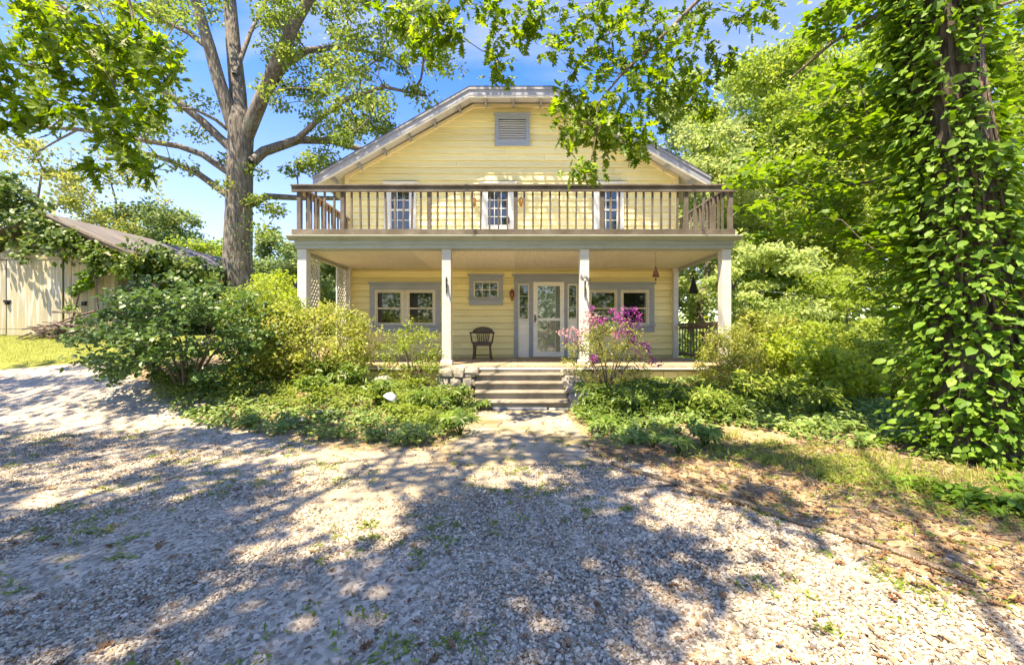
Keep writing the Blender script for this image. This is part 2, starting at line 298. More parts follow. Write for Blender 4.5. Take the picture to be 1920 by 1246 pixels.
# ------------------------------------------------------------------ foliage tools
def nrmz(a): return a / (np.linalg.norm(a, axis=-1, keepdims=True) + 1e-9)
_d = np.array([(0,0,0),(.5,.3,.07),(1,0,0),(.5,-.3,.07)], float); _df = np.array([(0,2,1),(0,3,2)])
_n = np.array([(0,0,0),(.45,.14,.04),(1,0,-.08),(.45,-.14,.04)], float)
_o = np.array([(0,0,0),(.22,.25,.05),(.22,-.25,.05),(.24,0,0),(.6,.29,.05),(.6,-.29,.05),(.62,0,-.01),(1,0,-.1)], float)
_of = [np.array([(0,3,1),(0,2,3),(6,7,4),(6,5,7)]), np.array([(3,6,4,1),(3,2,5,6)])]
_lob = [(.02,0),(.2,.26),(.3,.07),(.45,.42),(.5,.1),(.72,.36),(.74,.08),(.9,.14),(1,0)]
_l = np.array([(.5,0,-.03)] + [(x, y, .03+abs(y)*.12) for x, y in _lob] + [(x, -y, .03+abs(y)*.12) for x, y in _lob[-2:0:-1]], float)
_lf = np.array([(0, 1+(k+1) % 16, 1+k) for k in range(16)])
_b = np.array([(0,-.035,0),(0,.035,0),(.55,.025,0),(.55,-.025,0),(1,0,-.12)], float); _bf = [np.array([(0,3,2,1)]), np.array([(3,4,2)])]
SHAPE = {'diamond': (_d, _df), 'narrow': (_n, _df), 'ovate': (_o, _of), 'lobed': (_l, _lf), 'blade': (_b, _bf)}
def frames(N, rng, bias, spread=1.0, droop=0.0, tdir=None):
    n = nrmz(np.asarray(bias, float) + rng.normal(size=(N, 3)) * spread)
    t = rng.normal(size=(N, 3)) if tdir is None else np.asarray(tdir, float) + rng.normal(size=(N, 3)) * 0.35
    t = t - np.array([0, 0, droop]); t = nrmz(t - n * np.sum(t * n, 1)[:, None])
    return np.stack([t, np.cross(n, t), n], 2)          # columns t, b, n
def cloud_mesh(name, P, S, Fm, mat, shape='diamond', tint=None, rng=R, o0=0):
    V0, F0 = SHAPE[shape]; k = len(V0); N = len(P)
    V = (np.einsum('nij,kj->nki', Fm, V0) * np.broadcast_to(S, (N,))[:, None, None] + (P - o0)[:, None, :]).reshape(-1, 3)
    fl = F0 if isinstance(F0, list) else [F0]; offs = (np.arange(N) * k)[:, None, None]
    fl = [(f[None] + offs).reshape(-1, f.shape[1]) for f in fl]
    if tint is None: tint = rng.random(N)
    return np_mesh(name, V, fl, mat, True, np.repeat(tint, k))
def foliage(name, parent, P, S, mat, shape='diamond', bias=(0, -.15, .7), spread=.8, droop=.5, tdir=None, tint=None, rng=R, kind=None, singles=0, pick=None):
    """leaves at P; the `singles` that show largest become leaf objects, the rest one mesh"""
    N = len(P)
    if N == 0: return None
    S = np.broadcast_to(np.asarray(S, float), (N,)) * 1.0; Fm = frames(N, rng, bias, spread, droop, tdir)
    if tint is None: tint = rng.random(N)
    if singles:
        key = S / np.linalg.norm(P - np.array([0, 0, CAMZ]), axis=1) if pick is None else pick
        idx = np.argsort(-key)[:singles]; rest = np.ones(N, bool); rest[idx] = False
        vm = [cloud_mesh('leaf', np.zeros((1, 3)), 1.0, np.eye(3)[None], mat, shape, np.array([t])) for t in (0.05, 0.35, 0.65, 0.95)]
        o0 = org(parent)
        for i in idx:
            o = bpy.data.objects.new('leaf', vm[min(3, int(tint[i]*4))]); COL.objects.link(o); o.parent = parent
            m4 = np.eye(4); m4[:3, :3] = Fm[i] * S[i]; m4[:3, 3] = P[i] - o0; o.matrix_basis = Matrix(m4.tolist())
        P, S, Fm, tint = P[rest], S[rest], Fm[rest], tint[rest]
        if len(P) == 0: return None
    me = cloud_mesh(name, P, S, Fm, mat, shape, tint, rng, org(parent))
    o = link(name, me, parent)
    if kind: o['kind'] = kind
    return o
def sines(P, seed, f=1.0):
    """cheap smooth noise in -1..1"""
    r = np.random.default_rng(seed); v = 0
    for k in range(5):
        w = r.normal(size=3) * f * (1.5 ** k); v = v + np.sin(P @ w + r.random() * 6.28) / (1.25 ** k)
    return v / 3.0
class Skel:
    """branch skeleton: given limbs first, then twigs that reach for points of the crown"""
    def __init__(s): s.P = []; s.par = []; s.rad = []; s.chains = []
    def limb(s, pts, r0, r1, fromnode=None):
        pts = [np.array(p, float) for p in pts]; n = len(pts); idx = []
        for i, p in enumerate(pts):
            s.P.append(p); s.par.append(idx[-1] if idx else (fromnode if fromnode is not None else -1)); s.rad.append(r0 + (r1 - r0) * i / max(1, n - 1)); idx.append(len(s.P) - 1)
        s.chains.append(idx); return idx
    def reach(s, A, rng, r_tip=0.012, seg=0.8, sag=0.12, rmax=0.12, axis=None):
        A = np.asarray(A, float); base = np.array(s.P)
        d0 = np.min(np.linalg.norm(A[:, None] - base[None], axis=2), axis=1)
        kids = {}
        first = len(s.P)
        for a in A[np.argsort(d0)]:
            Pn = np.array(s.P); d = np.linalg.norm(Pn - a, axis=1) + 0.6 * np.maximum(0, Pn[:, 2] - a[2]); j = int(np.argmin(d)); L = np.linalg.norm(Pn[j] - a)
            n = max(2, int(L / seg) + 1); up = np.array([0, 0, 1.0]) * L * sag + rng.normal(size=3) * L * 0.07
            ch = [j]
            for i in range(1, n + 1):
                t = i / n; s.P.append(Pn[j] * (1 - t) + a * t + up * math.sin(math.pi * t) + rng.normal(size=3) * 0.02 * L * (i < n)); s.par.append(ch[-1]); s.rad.append(0); ch.append(len(s.P) - 1)
            s.chains.append(ch)
        cnt = np.zeros(len(s.P)); hasch = np.zeros(len(s.P), bool)
        for i in range(first, len(s.P)):
            if s.par[i] >= 0: hasch[s.par[i]] = True
        for i in range(len(s.P) - 1, first - 1, -1):
            if not hasch[i]: cnt[i] += 1
            if s.par[i] >= first: cnt[s.par[i]] += cnt[i]
        for i in range(first, len(s.P)): s.rad[i] = min(rmax, r_tip * cnt[i] ** 0.5)
        return s
    def mesh(s, mb, chains=None, seg=6):
        for ch in (s.chains if chains is None else chains):
            r = [s.rad[i] for i in ch]
            if len(ch) > 1 and r[0] > r[1] * 1.25: r[0] = r[1] * 1.25
            mb.tube([s.P[i] for i in ch], r, seg, cap=False)
        return mb
def trunk_mesh(name, parent, pts, rads, mat, seg=40, sub=8, ridge=0.05, seed=1, freq=9, flare=0.0):
    """trunk with furrowed bark; ridges run along it"""
    pts = np.array(pts, float); n = len(pts); t = np.linspace(0, n - 1, (n - 1) * sub + 1)
    P = np.stack([np.interp(t, np.arange(n), pts[:, k]) for k in range(3)], 1); r = np.interp(t, np.arange(n), rads)
    for _ in range(sub): P[1:-1] = (P[:-2] + P[1:-1] * 2 + P[2:]) / 4
    d = nrmz(np.gradient(P, axis=0)); rr = nrmz(np.cross(d, np.array([0, 1.0, 0]))); uu = np.cross(rr, d)
    a = np.arange(seg) * 2 * math.pi / seg
    hgt = np.concatenate([[0], np.cumsum(np.linalg.norm(np.diff(P, axis=0), axis=1))])
    q = np.stack([np.broadcast_to(np.cos(a) * freq, (len(P), seg)), np.broadcast_to(np.sin(a) * freq, (len(P), seg)), np.repeat(hgt[:, None] * 1.1, seg, 1)], 2)
    w = sines(q.reshape(-1, 3), seed, 0.8).reshape(len(P), seg) ; w2 = sines(q.reshape(-1, 3) * 0.2, seed + 5, 0.8).reshape(len(P), seg)
    R_ = r[:, None] * (1 + ridge * (1 - np.abs(w) * 2) + 0.05 * w2 + flare * np.exp(-hgt / 0.4)[:, None] * (1 + .4 * np.sin(a * 5 + 1)[None]))
    V = P[:, None] + R_[..., None] * (np.cos(a)[None, :, None] * rr[:, None] + np.sin(a)[None, :, None] * uu[:, None])
    i, k = np.meshgrid(np.arange(len(P) - 1), np.arange(seg), indexing='ij'); k2 = (k + 1) % seg
    Fq = np.stack([i*seg+k, i*seg+k2, (i+1)*seg+k2, (i+1)*seg+k], 2).reshape(-1, 4)
    return link(name, np_mesh(name, V.reshape(-1, 3) - org(parent), Fq, mat, True), parent)
def clump(centers, per, rad, rng, flat=0.6):
    c = np.repeat(np.asarray(centers, float), per, axis=0); N = len(c)
    r = np.repeat(np.broadcast_to(rad, (len(centers),)), per)
    o = rng.normal(size=(N, 3)); o = nrmz(o) * (rng.random(N) ** 0.45)[:, None]
    return c + o * r[:, None] * np.array([1, 1, flat])
def ellipsoid(N, c, rad, rng, shell=0.5):
    o = nrmz(rng.normal(size=(N, 3))) * (shell + (1 - shell) * rng.random(N) ** 0.6)[:, None]
    return np.asarray(c) + o * np.asarray(rad)
def gen_tree(name, x, y, H, cr, label, leaf, rng, trunk_r=0.16, cz=0.62, chh=0.42, n_att=70, per=220, ls=0.16, crad=0.75, bark='bark', cat='tree', group=None, z0=None, lean=(0, 0), shell=.45, flat=.55):
    g = float(G(x, y)) if z0 is None else z0
    e = empty(name, (x, y, g), label, cat, group)
    top = np.array([x + lean[0], y + lean[1], g + H * 0.8])
    sk = Skel(); base = np.array([x, y, g - .1]); n = 9
    pts = [base + (top - base) * i / n + np.array([rng.normal() * .12, rng.normal() * .12, 0]) * (0 < i) for i in range(n + 1)]
    A = ellipsoid(n_att, (x + lean[0]*.8, y + lean[1]*.8, g + H * cz), (cr, cr, H * chh), rng, shell)
    idx = sk.limb(pts, trunk_r, trunk_r * .25)
    sk.reach(A, rng, 0.016, 1.0, .05, trunk_r * .5)
    trunk_mesh('trunk', e, pts, [trunk_r * (1 - .75 * i / n) for i in range(n + 1)], M[bark], 14, 3, .06, int(rng.integers(99)))
    sk.mesh(MB(), sk.chains[1:], 5).build('limbwork', M[bark], e, True)
    tips = np.concatenate([A, np.array([sk.P[c[-2]] for c in sk.chains[1:] if len(c) > 2]).reshape(-1, 3)])
    P = clump(tips, per, crad * rng.uniform(.6, 1.25, len(tips)), rng, flat)
    tt = np.clip(np.repeat(rng.random(len(tips)), per) * .5 + rng.random(len(P)) * .5, 0, 1)
    foliage('crown', e, P, ls * rng.uniform(.7, 1.25, len(P)), M[leaf], 'diamond', tint=tt, rng=rng)
    return e
def shrub(name, base, rad, label, leaf, rng, n_att=60, per=60, ls=0.06, crad=.22, shape='diamond', cat='shrub', group=None, hub=.35, stems=7, bias=(0, -.25, .6), flat=.7, spread=.8, singles=0, shell=.35, cut=-.35, r_tip=.004, offset=(0,0,0)):
    """woody shrub: stems fan out of the base and carry clumps of leaves"""
    e = empty(name, base, label, cat, group); b = np.array(base, float); rad = np.array(rad, float)
    A = ellipsoid(n_att * 2, b + np.array([0, 0, rad[2] * (1 - hub * .4)]) + np.array(offset), rad * np.array([1, 1, .95]), rng, shell)
    A = A[A[:, 2] > b[2] + .12][:n_att]
    sk = Skel()
    for k in range(stems):
        t = 2 * math.pi * k / stems + rng.random(); d = np.array([math.cos(t) * rad[0], math.sin(t) * rad[1], 0]) * rng.uniform(.25, .5)
        sk.limb([b + d * .12 - np.array([0, 0, .06]), b + d * .4 + np.array([0, 0, rad[2] * .35]), b + d * .9 + np.array([0, 0, rad[2] * .8])], .022 * rad[2] / .9, .012 * rad[2] / .9)
    sk.reach(A, rng, r_tip, .3, .08, .014)
    sk.mesh(MB(), None, 5).build('stem', M['stem'], e, True)
    P = clump(A, per, crad * rng.uniform(.6, 1.3, len(A)), rng, flat)
    tt = np.clip(np.repeat(rng.random(len(A)), per) * .45 + rng.random(len(P)) * .55, 0, 1)
    P = P[P[:, 2] > b[2] + .03]; tt = tt[:len(P)]
    foliage('foliage', e, P, ls * rng.uniform(.65, 1.3, len(P)), M[leaf], shape, bias=bias, spread=spread, tint=tt, rng=rng, singles=singles, kind='stuff' if singles else None)
    return e

# ------------------------------------------------------------------ ground
def gravel_mask(x, y):
    wob = 0.35 * np.sin(x * 1.7 + 1) + 0.25 * np.sin(x * 4.1 + y * 2)
    edge_r = 0.55 + 0.62 * (4.35 - y) + 0.18 * np.sin(y * 5)           # right edge runs out toward the camera
    m = sstep(0.0, 0.8, edge_r + .9 - x + wob * .25)
    m = m * sstep(5.0, 4.1, y - np.where(x < -2.0, (-2.0 - x) * 0.56, 0) + wob * .25)
    return m * sstep(8.9, 8.2, y + wob * .4)
def worn_mask(x, y):
    """where traffic has worn the stone down to sandy fines"""
    n = sines(np.stack([x * .8, y * .8, 0 * x], -1).reshape(-1, 3), 31, 1.0).reshape(np.shape(x))
    b = np.exp(-(((x + .9) / 1.0) ** 2 + ((y - 3.75) / .95) ** 2)) * .9 + np.exp(-(((x + .2) / 2.6) ** 2 + ((y - 4.5) / .35) ** 2)) * .7
    return np.clip(b + np.clip(-n * .9 - .42, 0, 1), 0, 1)
def grass_mask(x, y):
    return sstep(-6.2, -7.6, x + 0.5 * np.sin(y * 2)) * sstep(8.0, 8.9, y + .3 * np.sin(x * 2.2)) + sstep(10.5, 12, y)
gx = np.concatenate([-np.geomspace(500, 14, 26), np.arange(-13.6, 9.01, 0.085), np.geomspace(9.6, 500, 26)])
gy = np.concatenate([-np.geomspace(200, 3, 12), np.arange(-2.5, 9.6, 0.085), np.arange(9.8, 14, .3), np.geomspace(14.5, 900, 40)])
XX, YY = np.meshgrid(gx, gy)
ZZ = G(XX, YY) + (0.012 * sines(np.stack([XX*1.3, YY*1.3, 0*XX], 2).reshape(-1, 3), 3).reshape(XX.shape) + 0.006 * sines(np.stack([XX*6, YY*6, 0*XX], 2).reshape(-1, 3), 4).reshape(XX.shape)) * sstep(40, 12, np.hypot(XX, YY))
ZZ = np.where((np.abs(XX - .05) < 1.0) & (YY > 4.0) & (YY < 8.3), np.minimum(ZZ, G(XX, YY) - .004), ZZ)
nx, ny = len(gx), len(gy)
i, j = np.meshgrid(np.arange(ny - 1), np.arange(nx - 1), indexing='ij')
GF = np.stack([i*nx+j, i*nx+j+1, (i+1)*nx+j+1, (i+1)*nx+j], 2).reshape(-1, 4)
def groundmat():
    m, n, l, b = mat_base('ground_gravel_dirt_grass')
    tcn = n.new('ShaderNodeTexCoord')
    def noise(s, d=6, r=.6):
        g = n.new('ShaderNodeTexNoise'); g.inputs['Scale'].default_value = s; g.inputs['Detail'].default_value = d; g.inputs['Roughness'].default_value = r; l.new(tcn.outputs['Object'], g.inputs['Vector']); return g
    def attr(a):
        k = n.new('ShaderNodeAttribute'); k.attribute_name = a; return k
    def mixc(f, a, c):
        x = n.new('ShaderNodeMixRGB'); l.new(f, x.inputs[0]); (l.new(a, x.inputs[1]) if not isinstance(a, tuple) else setattr(x.inputs[1], 'default_value', (*a, 1)))
        (l.new(c, x.inputs[2]) if not isinstance(c, tuple) else setattr(x.inputs[2], 'default_value', (*c, 1))); return x.outputs[0]
    v = n.new('ShaderNodeTexVoronoi'); v.inputs['Scale'].default_value = 42; l.new(tcn.outputs['Object'], v.inputs['Vector'])
    vb = n.new('ShaderNodeRGBToBW'); l.new(v.outputs['Color'], vb.inputs[0])
    peb = ramp(n, [(0.1, (.19, .16, .125)), (0.5, (.39, .335, .265)), (0.9, (.57, .50, .40))]); l.new(vb.outputs[0], peb.inputs[0])
    dirt = ramp(n, [(0.3, (.17, .115, .065)), (0.55, (.32, .235, .14)), (0.75, (.46, .36, .23))]); l.new(noise(9, 9, .7).outputs[0], dirt.inputs[0])
    sand = ramp(n, [(0.35, (.27, .215, .14)), (0.7, (.46, .385, .27))]); l.new(noise(14, 9, .75).outputs[0], sand.inputs[0])
    gras = ramp(n, [(0.3, (.11, .13, .03)), (0.55, (.20, .22, .05)), (0.75, (.30, .27, .09))]); l.new(noise(5, 9, .7).outputs[0], gras.inputs[0])
    # noise breaks the zone edges
    def zone(a, amp):
        g = noise(3.5, 8, .7); s = n.new('ShaderNodeMath'); s.operation = 'MULTIPLY_ADD'; s.inputs[1].default_value = amp; l.new(g.outputs[0], s.inputs[0])
        q = n.new('ShaderNodeMath'); q.operation = 'SUBTRACT'; q.inputs[1].default_value = amp * .5; l.new(attr(a).outputs['Fac'], q.inputs[0]); l.new(q.outputs[0], s.inputs[2])
        r = n.new('ShaderNodeMapRange'); r.inputs[1].default_value = .4; r.inputs[2].default_value = .6; l.new(s.outputs[0], r.inputs[0]); return r.outputs[0]
    # sandy fines show through the gravel where it is worn
    sm = n.new('ShaderNodeMapRange'); sm.inputs[1].default_value = .34; sm.inputs[2].default_value = .54; sm.inputs[4].default_value = .85
    sa_ = n.new('ShaderNodeMath'); sa_.operation = 'MULTIPLY_ADD'; sa_.inputs[1].default_value = .55; l.new(noise(6, 9, .7).outputs[0], sa_.inputs[0]); sb_ = n.new('ShaderNodeMath'); sb_.operation = 'MULTIPLY'; sb_.inputs[1].default_value = .6; l.new(attr('worn').outputs['Fac'], sb_.inputs[0]); l.new(sb_.outputs[0], sa_.inputs[2]); l.new(sa_.outputs[0], sm.inputs[0])
    gravel = mixc(sm.outputs[0], peb.outputs[0], sand.outputs[0])
    mo = n.new('ShaderNodeMapRange'); mo.inputs[1].default_value = .6; mo.inputs[2].default_value = .7; mo.inputs[4].default_value = .75; l.new(noise(2.3, 9, .7).outputs[0], mo.inputs[0])
    soil = mixc(mo.outputs[0], dirt.outputs[0], (.15, .15, .04))
    c = mixc(zone('gravel', .9), soil, gravel)
    c = mixc(zone('grass', .5), c, gras.outputs[0])
    l.new(c, b.inputs['Base Color']); b.inputs['Roughness'].default_value = .95; b.inputs['Specular IOR Level'].default_value = .15
    bp = n.new('ShaderNodeBump'); bp.inputs['Strength'].default_value = .5; bp.inputs['Distance'].default_value = .012; l.new(noise(70, 6, .75).outputs[0], bp.inputs['Height'])
    l.new(bp.outputs[0], b.inputs['Normal'])
    return m
gme = np_mesh('ground', np.stack([XX, YY, ZZ], 2).reshape(-1, 3), GF, groundmat(), True)
for nm, val in (('gravel', gravel_mask(XX, YY)), ('grass', np.clip(grass_mask(XX, YY), 0, 1)), ('worn', worn_mask(XX, YY))):
    a = gme.attributes.new(nm, 'FLOAT', 'POINT'); a.data.foreach_set('value', val.astype(np.float32).ravel())
tag(link('ground', gme), 'gravel and bare earth yard rising to a strip of grass by the shed', None, None, 'structure')

# ------------------------------------------------------------------ flagstone path
path = tag(link('path', bpy.data.meshes.new('path')), 'worn flagstone path from the drive to the wooden steps', None, None, 'structure')
path.data = MB().add([(-.86,4.14,.001),(.98,4.14,.001),(.95,7.28,.001),(-.72,7.28,.001)], [(0,1,2,3)]).build('path_bed', M['dirt']).data
bpy.data.objects.remove(bpy.data.objects['path_bed'])
rr = np.random.default_rng(21)
def flag(poly, z=.004, h=.010):
    c = np.mean(poly, 0); n = len(poly); q = []
    for a in range(n):                         # rough outline
        p0, p1 = poly[a], poly[(a + 1) % n]
        for t in (0, .33, .66): q.append(p0 + (p1 - p0) * t + rr.normal(size=2) * .024)
    q = np.array(q); q = c + (q - c) * .96; m = len(q); tilt = rr.normal(size=2) * .008
    zf = lambda p: z + h + float((p - c) @ tilt)
    inner = c + (q - c) * .95
    vs = [(*p, .0) for p in q] + [(*p, zf(p) - .008) for p in q] + [(*p, zf(p)) for p in inner]
    fs = [(a, (a+1) % m, m+(a+1) % m, m+a) for a in range(m)] + [(m+a, m+(a+1) % m, 2*m+(a+1) % m, 2*m+a) for a in range(m)] + [tuple(range(2*m, 3*m))]
    MB().add(vs, fs).build('flagstone', M['flag'], path)
rows = [4.16, 4.52, 4.98, 5.4, 5.75, 6.2, 6.62, 6.95]
cuts = [[.12, .4, .66, .93], [.03, .42, .97], [0, .25, .6, 1], [0, .55, 1], [0, .3, .7, 1], [0, .45, 1], [0, .35, .65, 1]]
for a in range(len(rows) - 1):
    y0, y1 = rows[a], rows[a + 1]
    xl = lambda y: -.86 + (y - 4.15) * .16 if y < 5 else -.72 + (y - 5) * .06
    xr = lambda y: .98 - (y - 4.15) * .02
    for c0, c1 in zip(cuts[a][:-1], cuts[a][1:]):
        f = lambda y, t: xl(y) + (xr(y) - xl(y)) * t
        k = .05 * math.sin(a * 3 + c0 * 9); k2 = .05 * math.sin(a * 3 + c1 * 9 + 1)
        flag(np.array([(f(y0, c0), y0 + k), (f(y0, c1), y0 + k2), (f(y1, min(1, c1 + .03)), y1 + k2 * .5), (f(y1, min(1, c0 + .03)), y1 - k)]))
MB().prism([(-.34, 7.0), (.62, 6.99), (.64, 7.2), (.3, 7.24), (-.32, 7.23)], 'z', 0, .052).build('doorstep_slab', M['slate'], path, bevel=.008)
MB().prism([(.66, 7.0), (1.0, 6.99), (1.02, 7.26), (.68, 7.24)], 'z', 0, .04).build('flagstone', M['rockw'], path, bevel=.008)

# ------------------------------------------------------------------ house
YF, YW, ZF, ZD = 8.3, 10.78, 0.70, 3.40
house = empty('house', (0, YW, 0), 'yellow clapboard house with clipped gable and full width porch under a railed balcony', 'house')
XL, XR = -4.55, 4.53
def yw(px, py): p = at(px, py, YW); return p[0], p[2]
# --- walls and clapboards
wl_ = MB().box(XL + .02, XR - .02, YW + .02, YW + .2, 0.0, 3.32).build('lower_wall', M['yellow'], house)
gab = [(XL + .02, 3.33), (XR - .02, 3.33), (XR - .02, 5.63), (1.04, 7.61), (-1.03, 7.61), (XL + .02, 5.63)]
wu_ = MB().prism(gab, 'y', YW + .02, YW + .2).build('upper_wall', M['yellow'], house)
for s in (XL, XR): MB().box(min(s, s - math.copysign(.2, s)), max(s, s - math.copysign(.2, s)), YW + .21, 21, -.6, 5.6).build('side_wall', M['yellow'], house)
MB().prism([(p[0], p[1] if p[1] > 3.4 else -.6) for p in gab], 'y', 21.0, 21.2).build('back_wall', M['yellow'], house)
def board(x0, x1, xa, xb, z0, h, parent):
    if x1 - x0 > 4.5:
        xm = rb.uniform(x0 + 1.2, x1 - 1.2); board1(x0, xm - .002, xa, xm - .002, z0, h, parent); board1(xm + .002, x1, xm + .002, xb, z0, h, parent)
    else: board1(x0, x1, xa, xb, z0, h, parent)
def board1(x0, x1, xa, xb, z0, h, parent):
    """one clapboard: lower edge stands out 18 mm, ends cut to the rake"""
    y0, y1 = YW - .034, YW - .004; yb = YW + .02; z0 += .010; h -= .010
    vs = [(x0, y0, z0), (x1, y0, z0), (xb, y1, z0 + h), (xa, y1, z0 + h), (x0, yb, z0), (x1, yb, z0), (xb, yb, z0 + h), (xa, yb, z0 + h)]
    MB().add(vs, [(0,1,2,3), (0,4,5,1), (3,2,6,7), (0,3,7,4), (1,5,6,2)]).build('clapboard', M['yellow'], parent)
rb = np.random.default_rng(5)
z = ZF + .06
while z < 3.1:
    h = min(.177 + rb.normal() * .004, 3.13 - z); board(XL + .1, XR - .1, XL + .1, XR - .1, z, h - .001, wl_); z += h
z = 3.42
rake = lambda zz_, s: np.interp(zz_, [3.3, 5.66, 7.61], [abs(XL) if s < 0 else XR, abs(XL) if s < 0 else XR, 1.02])
while z < 7.5:
    h = min(.177 + rb.normal() * .005, 7.60 - z); board(-rake(z, -1) + .05, rake(z, 1) - .05, -rake(z + h, -1) + .05, rake(z + h, 1) - .05, z, h - .001, wu_); z += h
for s in (XL, XR - .1):
    MB().box(s, s + .1, YW - .045, YW + .02, ZF, 3.14).build('corner_board', M['white'], wl_)
    MB().box(s, s + .1, YW - .045, YW + .02, 3.40, 5.62).build('corner_board', M['cream'], wu_)
for p, q in (((-1.03, 7.60), (1.04, 7.60)), ((XL, 5.64), (-1.03, 7.60)), ((1.04, 7.60), (XR, 5.64))):
    MB().bar((p[0], YW - .03, p[1] - .05), (q[0], YW - .03, q[1] - .05), .05, .09).build('rake_trim', M['cream'], wu_)
# --- roof
YR = YW - .62
RO = [(-5.12, 5.40), (-1.10, 7.70), (1.10, 7.70), (5.10, 5.40)]
def off(poly, d): return [(x, z - d) for x, z in poly]
roof = MB().prism(off(RO, .02) + off(RO, .07)[::-1], 'y', YR, 21.6).build('roof', M['soffit'], house)
MB().prism(RO + off(RO, .019)[::-1], 'y', YR - .05, 21.65).build('shingle_layer', M['roof'], roof)
for a, b in zip(RO[:-1], RO[1:]):
    n_ = np.array([-(b[1]-a[1]), 0, b[0]-a[0]]); n_ /= np.linalg.norm(n_); n_ *= np.sign(n_[2])
    for dz, dep, yo in ((.045, .075, -.045), (.155, .14, -.02)):
        d1 = dz - dep / 2; d2 = dz + dep / 2
        poly = [(a[0], a[1] - d1 - .0), (b[0], b[1] - d1), (b[0], b[1] - d2), (a[0], a[1] - d2)]
        MB().prism(poly, 'y', YR + yo, YR + .03 + yo * .1).build('bargeboard', M['barge'], roof)
    poly = [(a[0], a[1] - .225), (b[0], b[1] - .225), (b[0], b[1] - .262), (a[0], a[1] - .262)]
    MB().prism(poly, 'y', YR - .012, YR + .05).build('bargeboard_lip', M['white'], roof)
def outr(s):      # points along the outline at spacing s
    out = []
    for a, b, k in ((RO[0], RO[1], 6), (RO[1], RO[2], 3), (RO[2], RO[3], 6)):
        for t in (np.arange(k) + .55) / k: out.append((a[0] + (b[0]-a[0]) * t, a[1] + (b[1]-a[1]) * t))
    return out
for x, zt in outr(1): MB().box(x - .022, x + .022, YR + .035, YW - .02, zt - .20, zt - .085).build('lookout_bracket', M['barge'], roof)
# --- attic vent
vx0, vz1 = yw(928, 217); vx1, vz0 = yw(993, 276); YV_ = YW; YW = YW - .025
vent = MB()
for bx in ((vx0, vx1, vz1 - .13, vz1), (vx0, vx1, vz0, vz0 + .14), (vx0, vx0 + .105, vz0 + .141, vz1 - .131), (vx1 - .105, vx1, vz0 + .141, vz1 - .131)): vent.box(bx[0], bx[1], YW - .06, YW + .01, bx[2], bx[3])
vent.box(vx0 - .02, vx1 + .02, YW - .075, YW + .01, vz1 + .001, vz1 + .035)
vent = vent.build('attic_vent', M['grey'], house)
MB().box(vx0 + .1, vx1 - .1, YW - .022, YW - .02, vz0 + .13, vz1 - .12).build('screen', M['iron'], vent)
for k in range(12):
    zc = vz0 + .165 + k * (vz1 - vz0 - .31) / 11.6
    MB().prism([(YW - .055, zc - .012), (YW - .05, zc - .018), (YW - .024, zc + .016), (YW - .029, zc + .022)], 'x', vx0 + .106, vx1 - .106).build('slat', M['white'], vent)
YW = YV_; WY = YW - .03
# --- windows
def ring(mb, x0, x1, z0, z1, w, ya, yb, wt=None, wb=None):
    wt = w if wt is None else wt; wb = w if wb is None else wb
    mb.box(x0, x1, ya, yb, z1 - wt, z1); mb.box(x0, x1, ya, yb, z0, z0 + wb)
    mb.box(x0, x0 + w, ya, yb, z0 + wb + .0005, z1 - wt - .0005); mb.box(x1 - w, x1, ya, yb, z0 + wb + .0005, z1 - wt - .0005); return mb
def casing(x0, x1, z0, z1, w, head, sill, mat, hood=.04):
    mb = ring(MB(), x0, x1, z0, z1, w, WY - .05, WY + .01, head, sill); mb.box(x0 - hood, x1 + hood, WY - .085, WY + .01, z1 + .001, z1 + .045)
    mb.box(x0 - hood*.6, x1 + hood*.6, WY - .1, WY - .051, z0 + sill - .02, z0 + sill + .02)
    return mb.build('window', mat, house)
def sash(par, x0, x1, z0, z1, w, nx_, nz_, ya, mat='sash', mun=.018):
    s = ring(MB(), x0, x1, z0, z1, w, ya, ya + .03).build('sash', M[mat], par)
    MB().box(x0 + w - .004, x1 - w + .004, ya + .014, ya + .018, z0 + w - .004, z1 - w + .004).build('pane', M['glass'], par)
    for k in range(1, nx_):
        x = x0 + w + (x1 - x0 - 2*w) * k / nx_; MB().box(x - mun/2, x + mun/2, ya + .004, ya + .0135, z0 + w, z1 - w).build('muntin', M[mat], par)
    for k in range(1, nz_):
        z_ = z0 + w + (z1 - z0 - 2*w) * k / nz_; MB().box(x0 + w, x1 - w, ya + .002, ya + .0125, z_ - mun/2, z_ + mun/2).build('muntin', M[mat], par)
for sx in (-1, 1):           # paired windows either side of the door
    xs = sorted([sx * 3.86, sx * 1.95]); x0, x1 = xs; z0, z1 = 1.40, 2.70
    w_ = casing(x0, x1, z0, z1, .13, .16, .17, M['grey']); xm = (x0 + x1) / 2
    MB().box(xm - .045, xm + .045, WY - .045, WY, z0 + .175, z1 - .165).build('mullion', M['grey' if sx > 0 else 'sash'], w_)
    for a, b in ((x0 + .132, xm - .047), (xm + .047, x1 - .132)):
        ring(MB(), a, b, z0 + .172, z1 - .162, .045, WY - .042, WY + .0).build('frame', M['sash'], w_)
        sash(w_, a + .047, b - .047, 2.03, z1 - .21, .03, 1, 1, WY - .036); sash(w_, a + .047, b - .047, z0 + .22, 2.05, .03, 1, 1, WY - .018)
x0, x1 = -1.16, -.25; w_ = casing(x0, x1, 2.13, 2.92, .115, .15, .18, M['grey'])
sash(w_, x0 + .117, x1 - .117, 2.313, 2.768, .035, 3, 2, WY - .04, 'sash', .022)
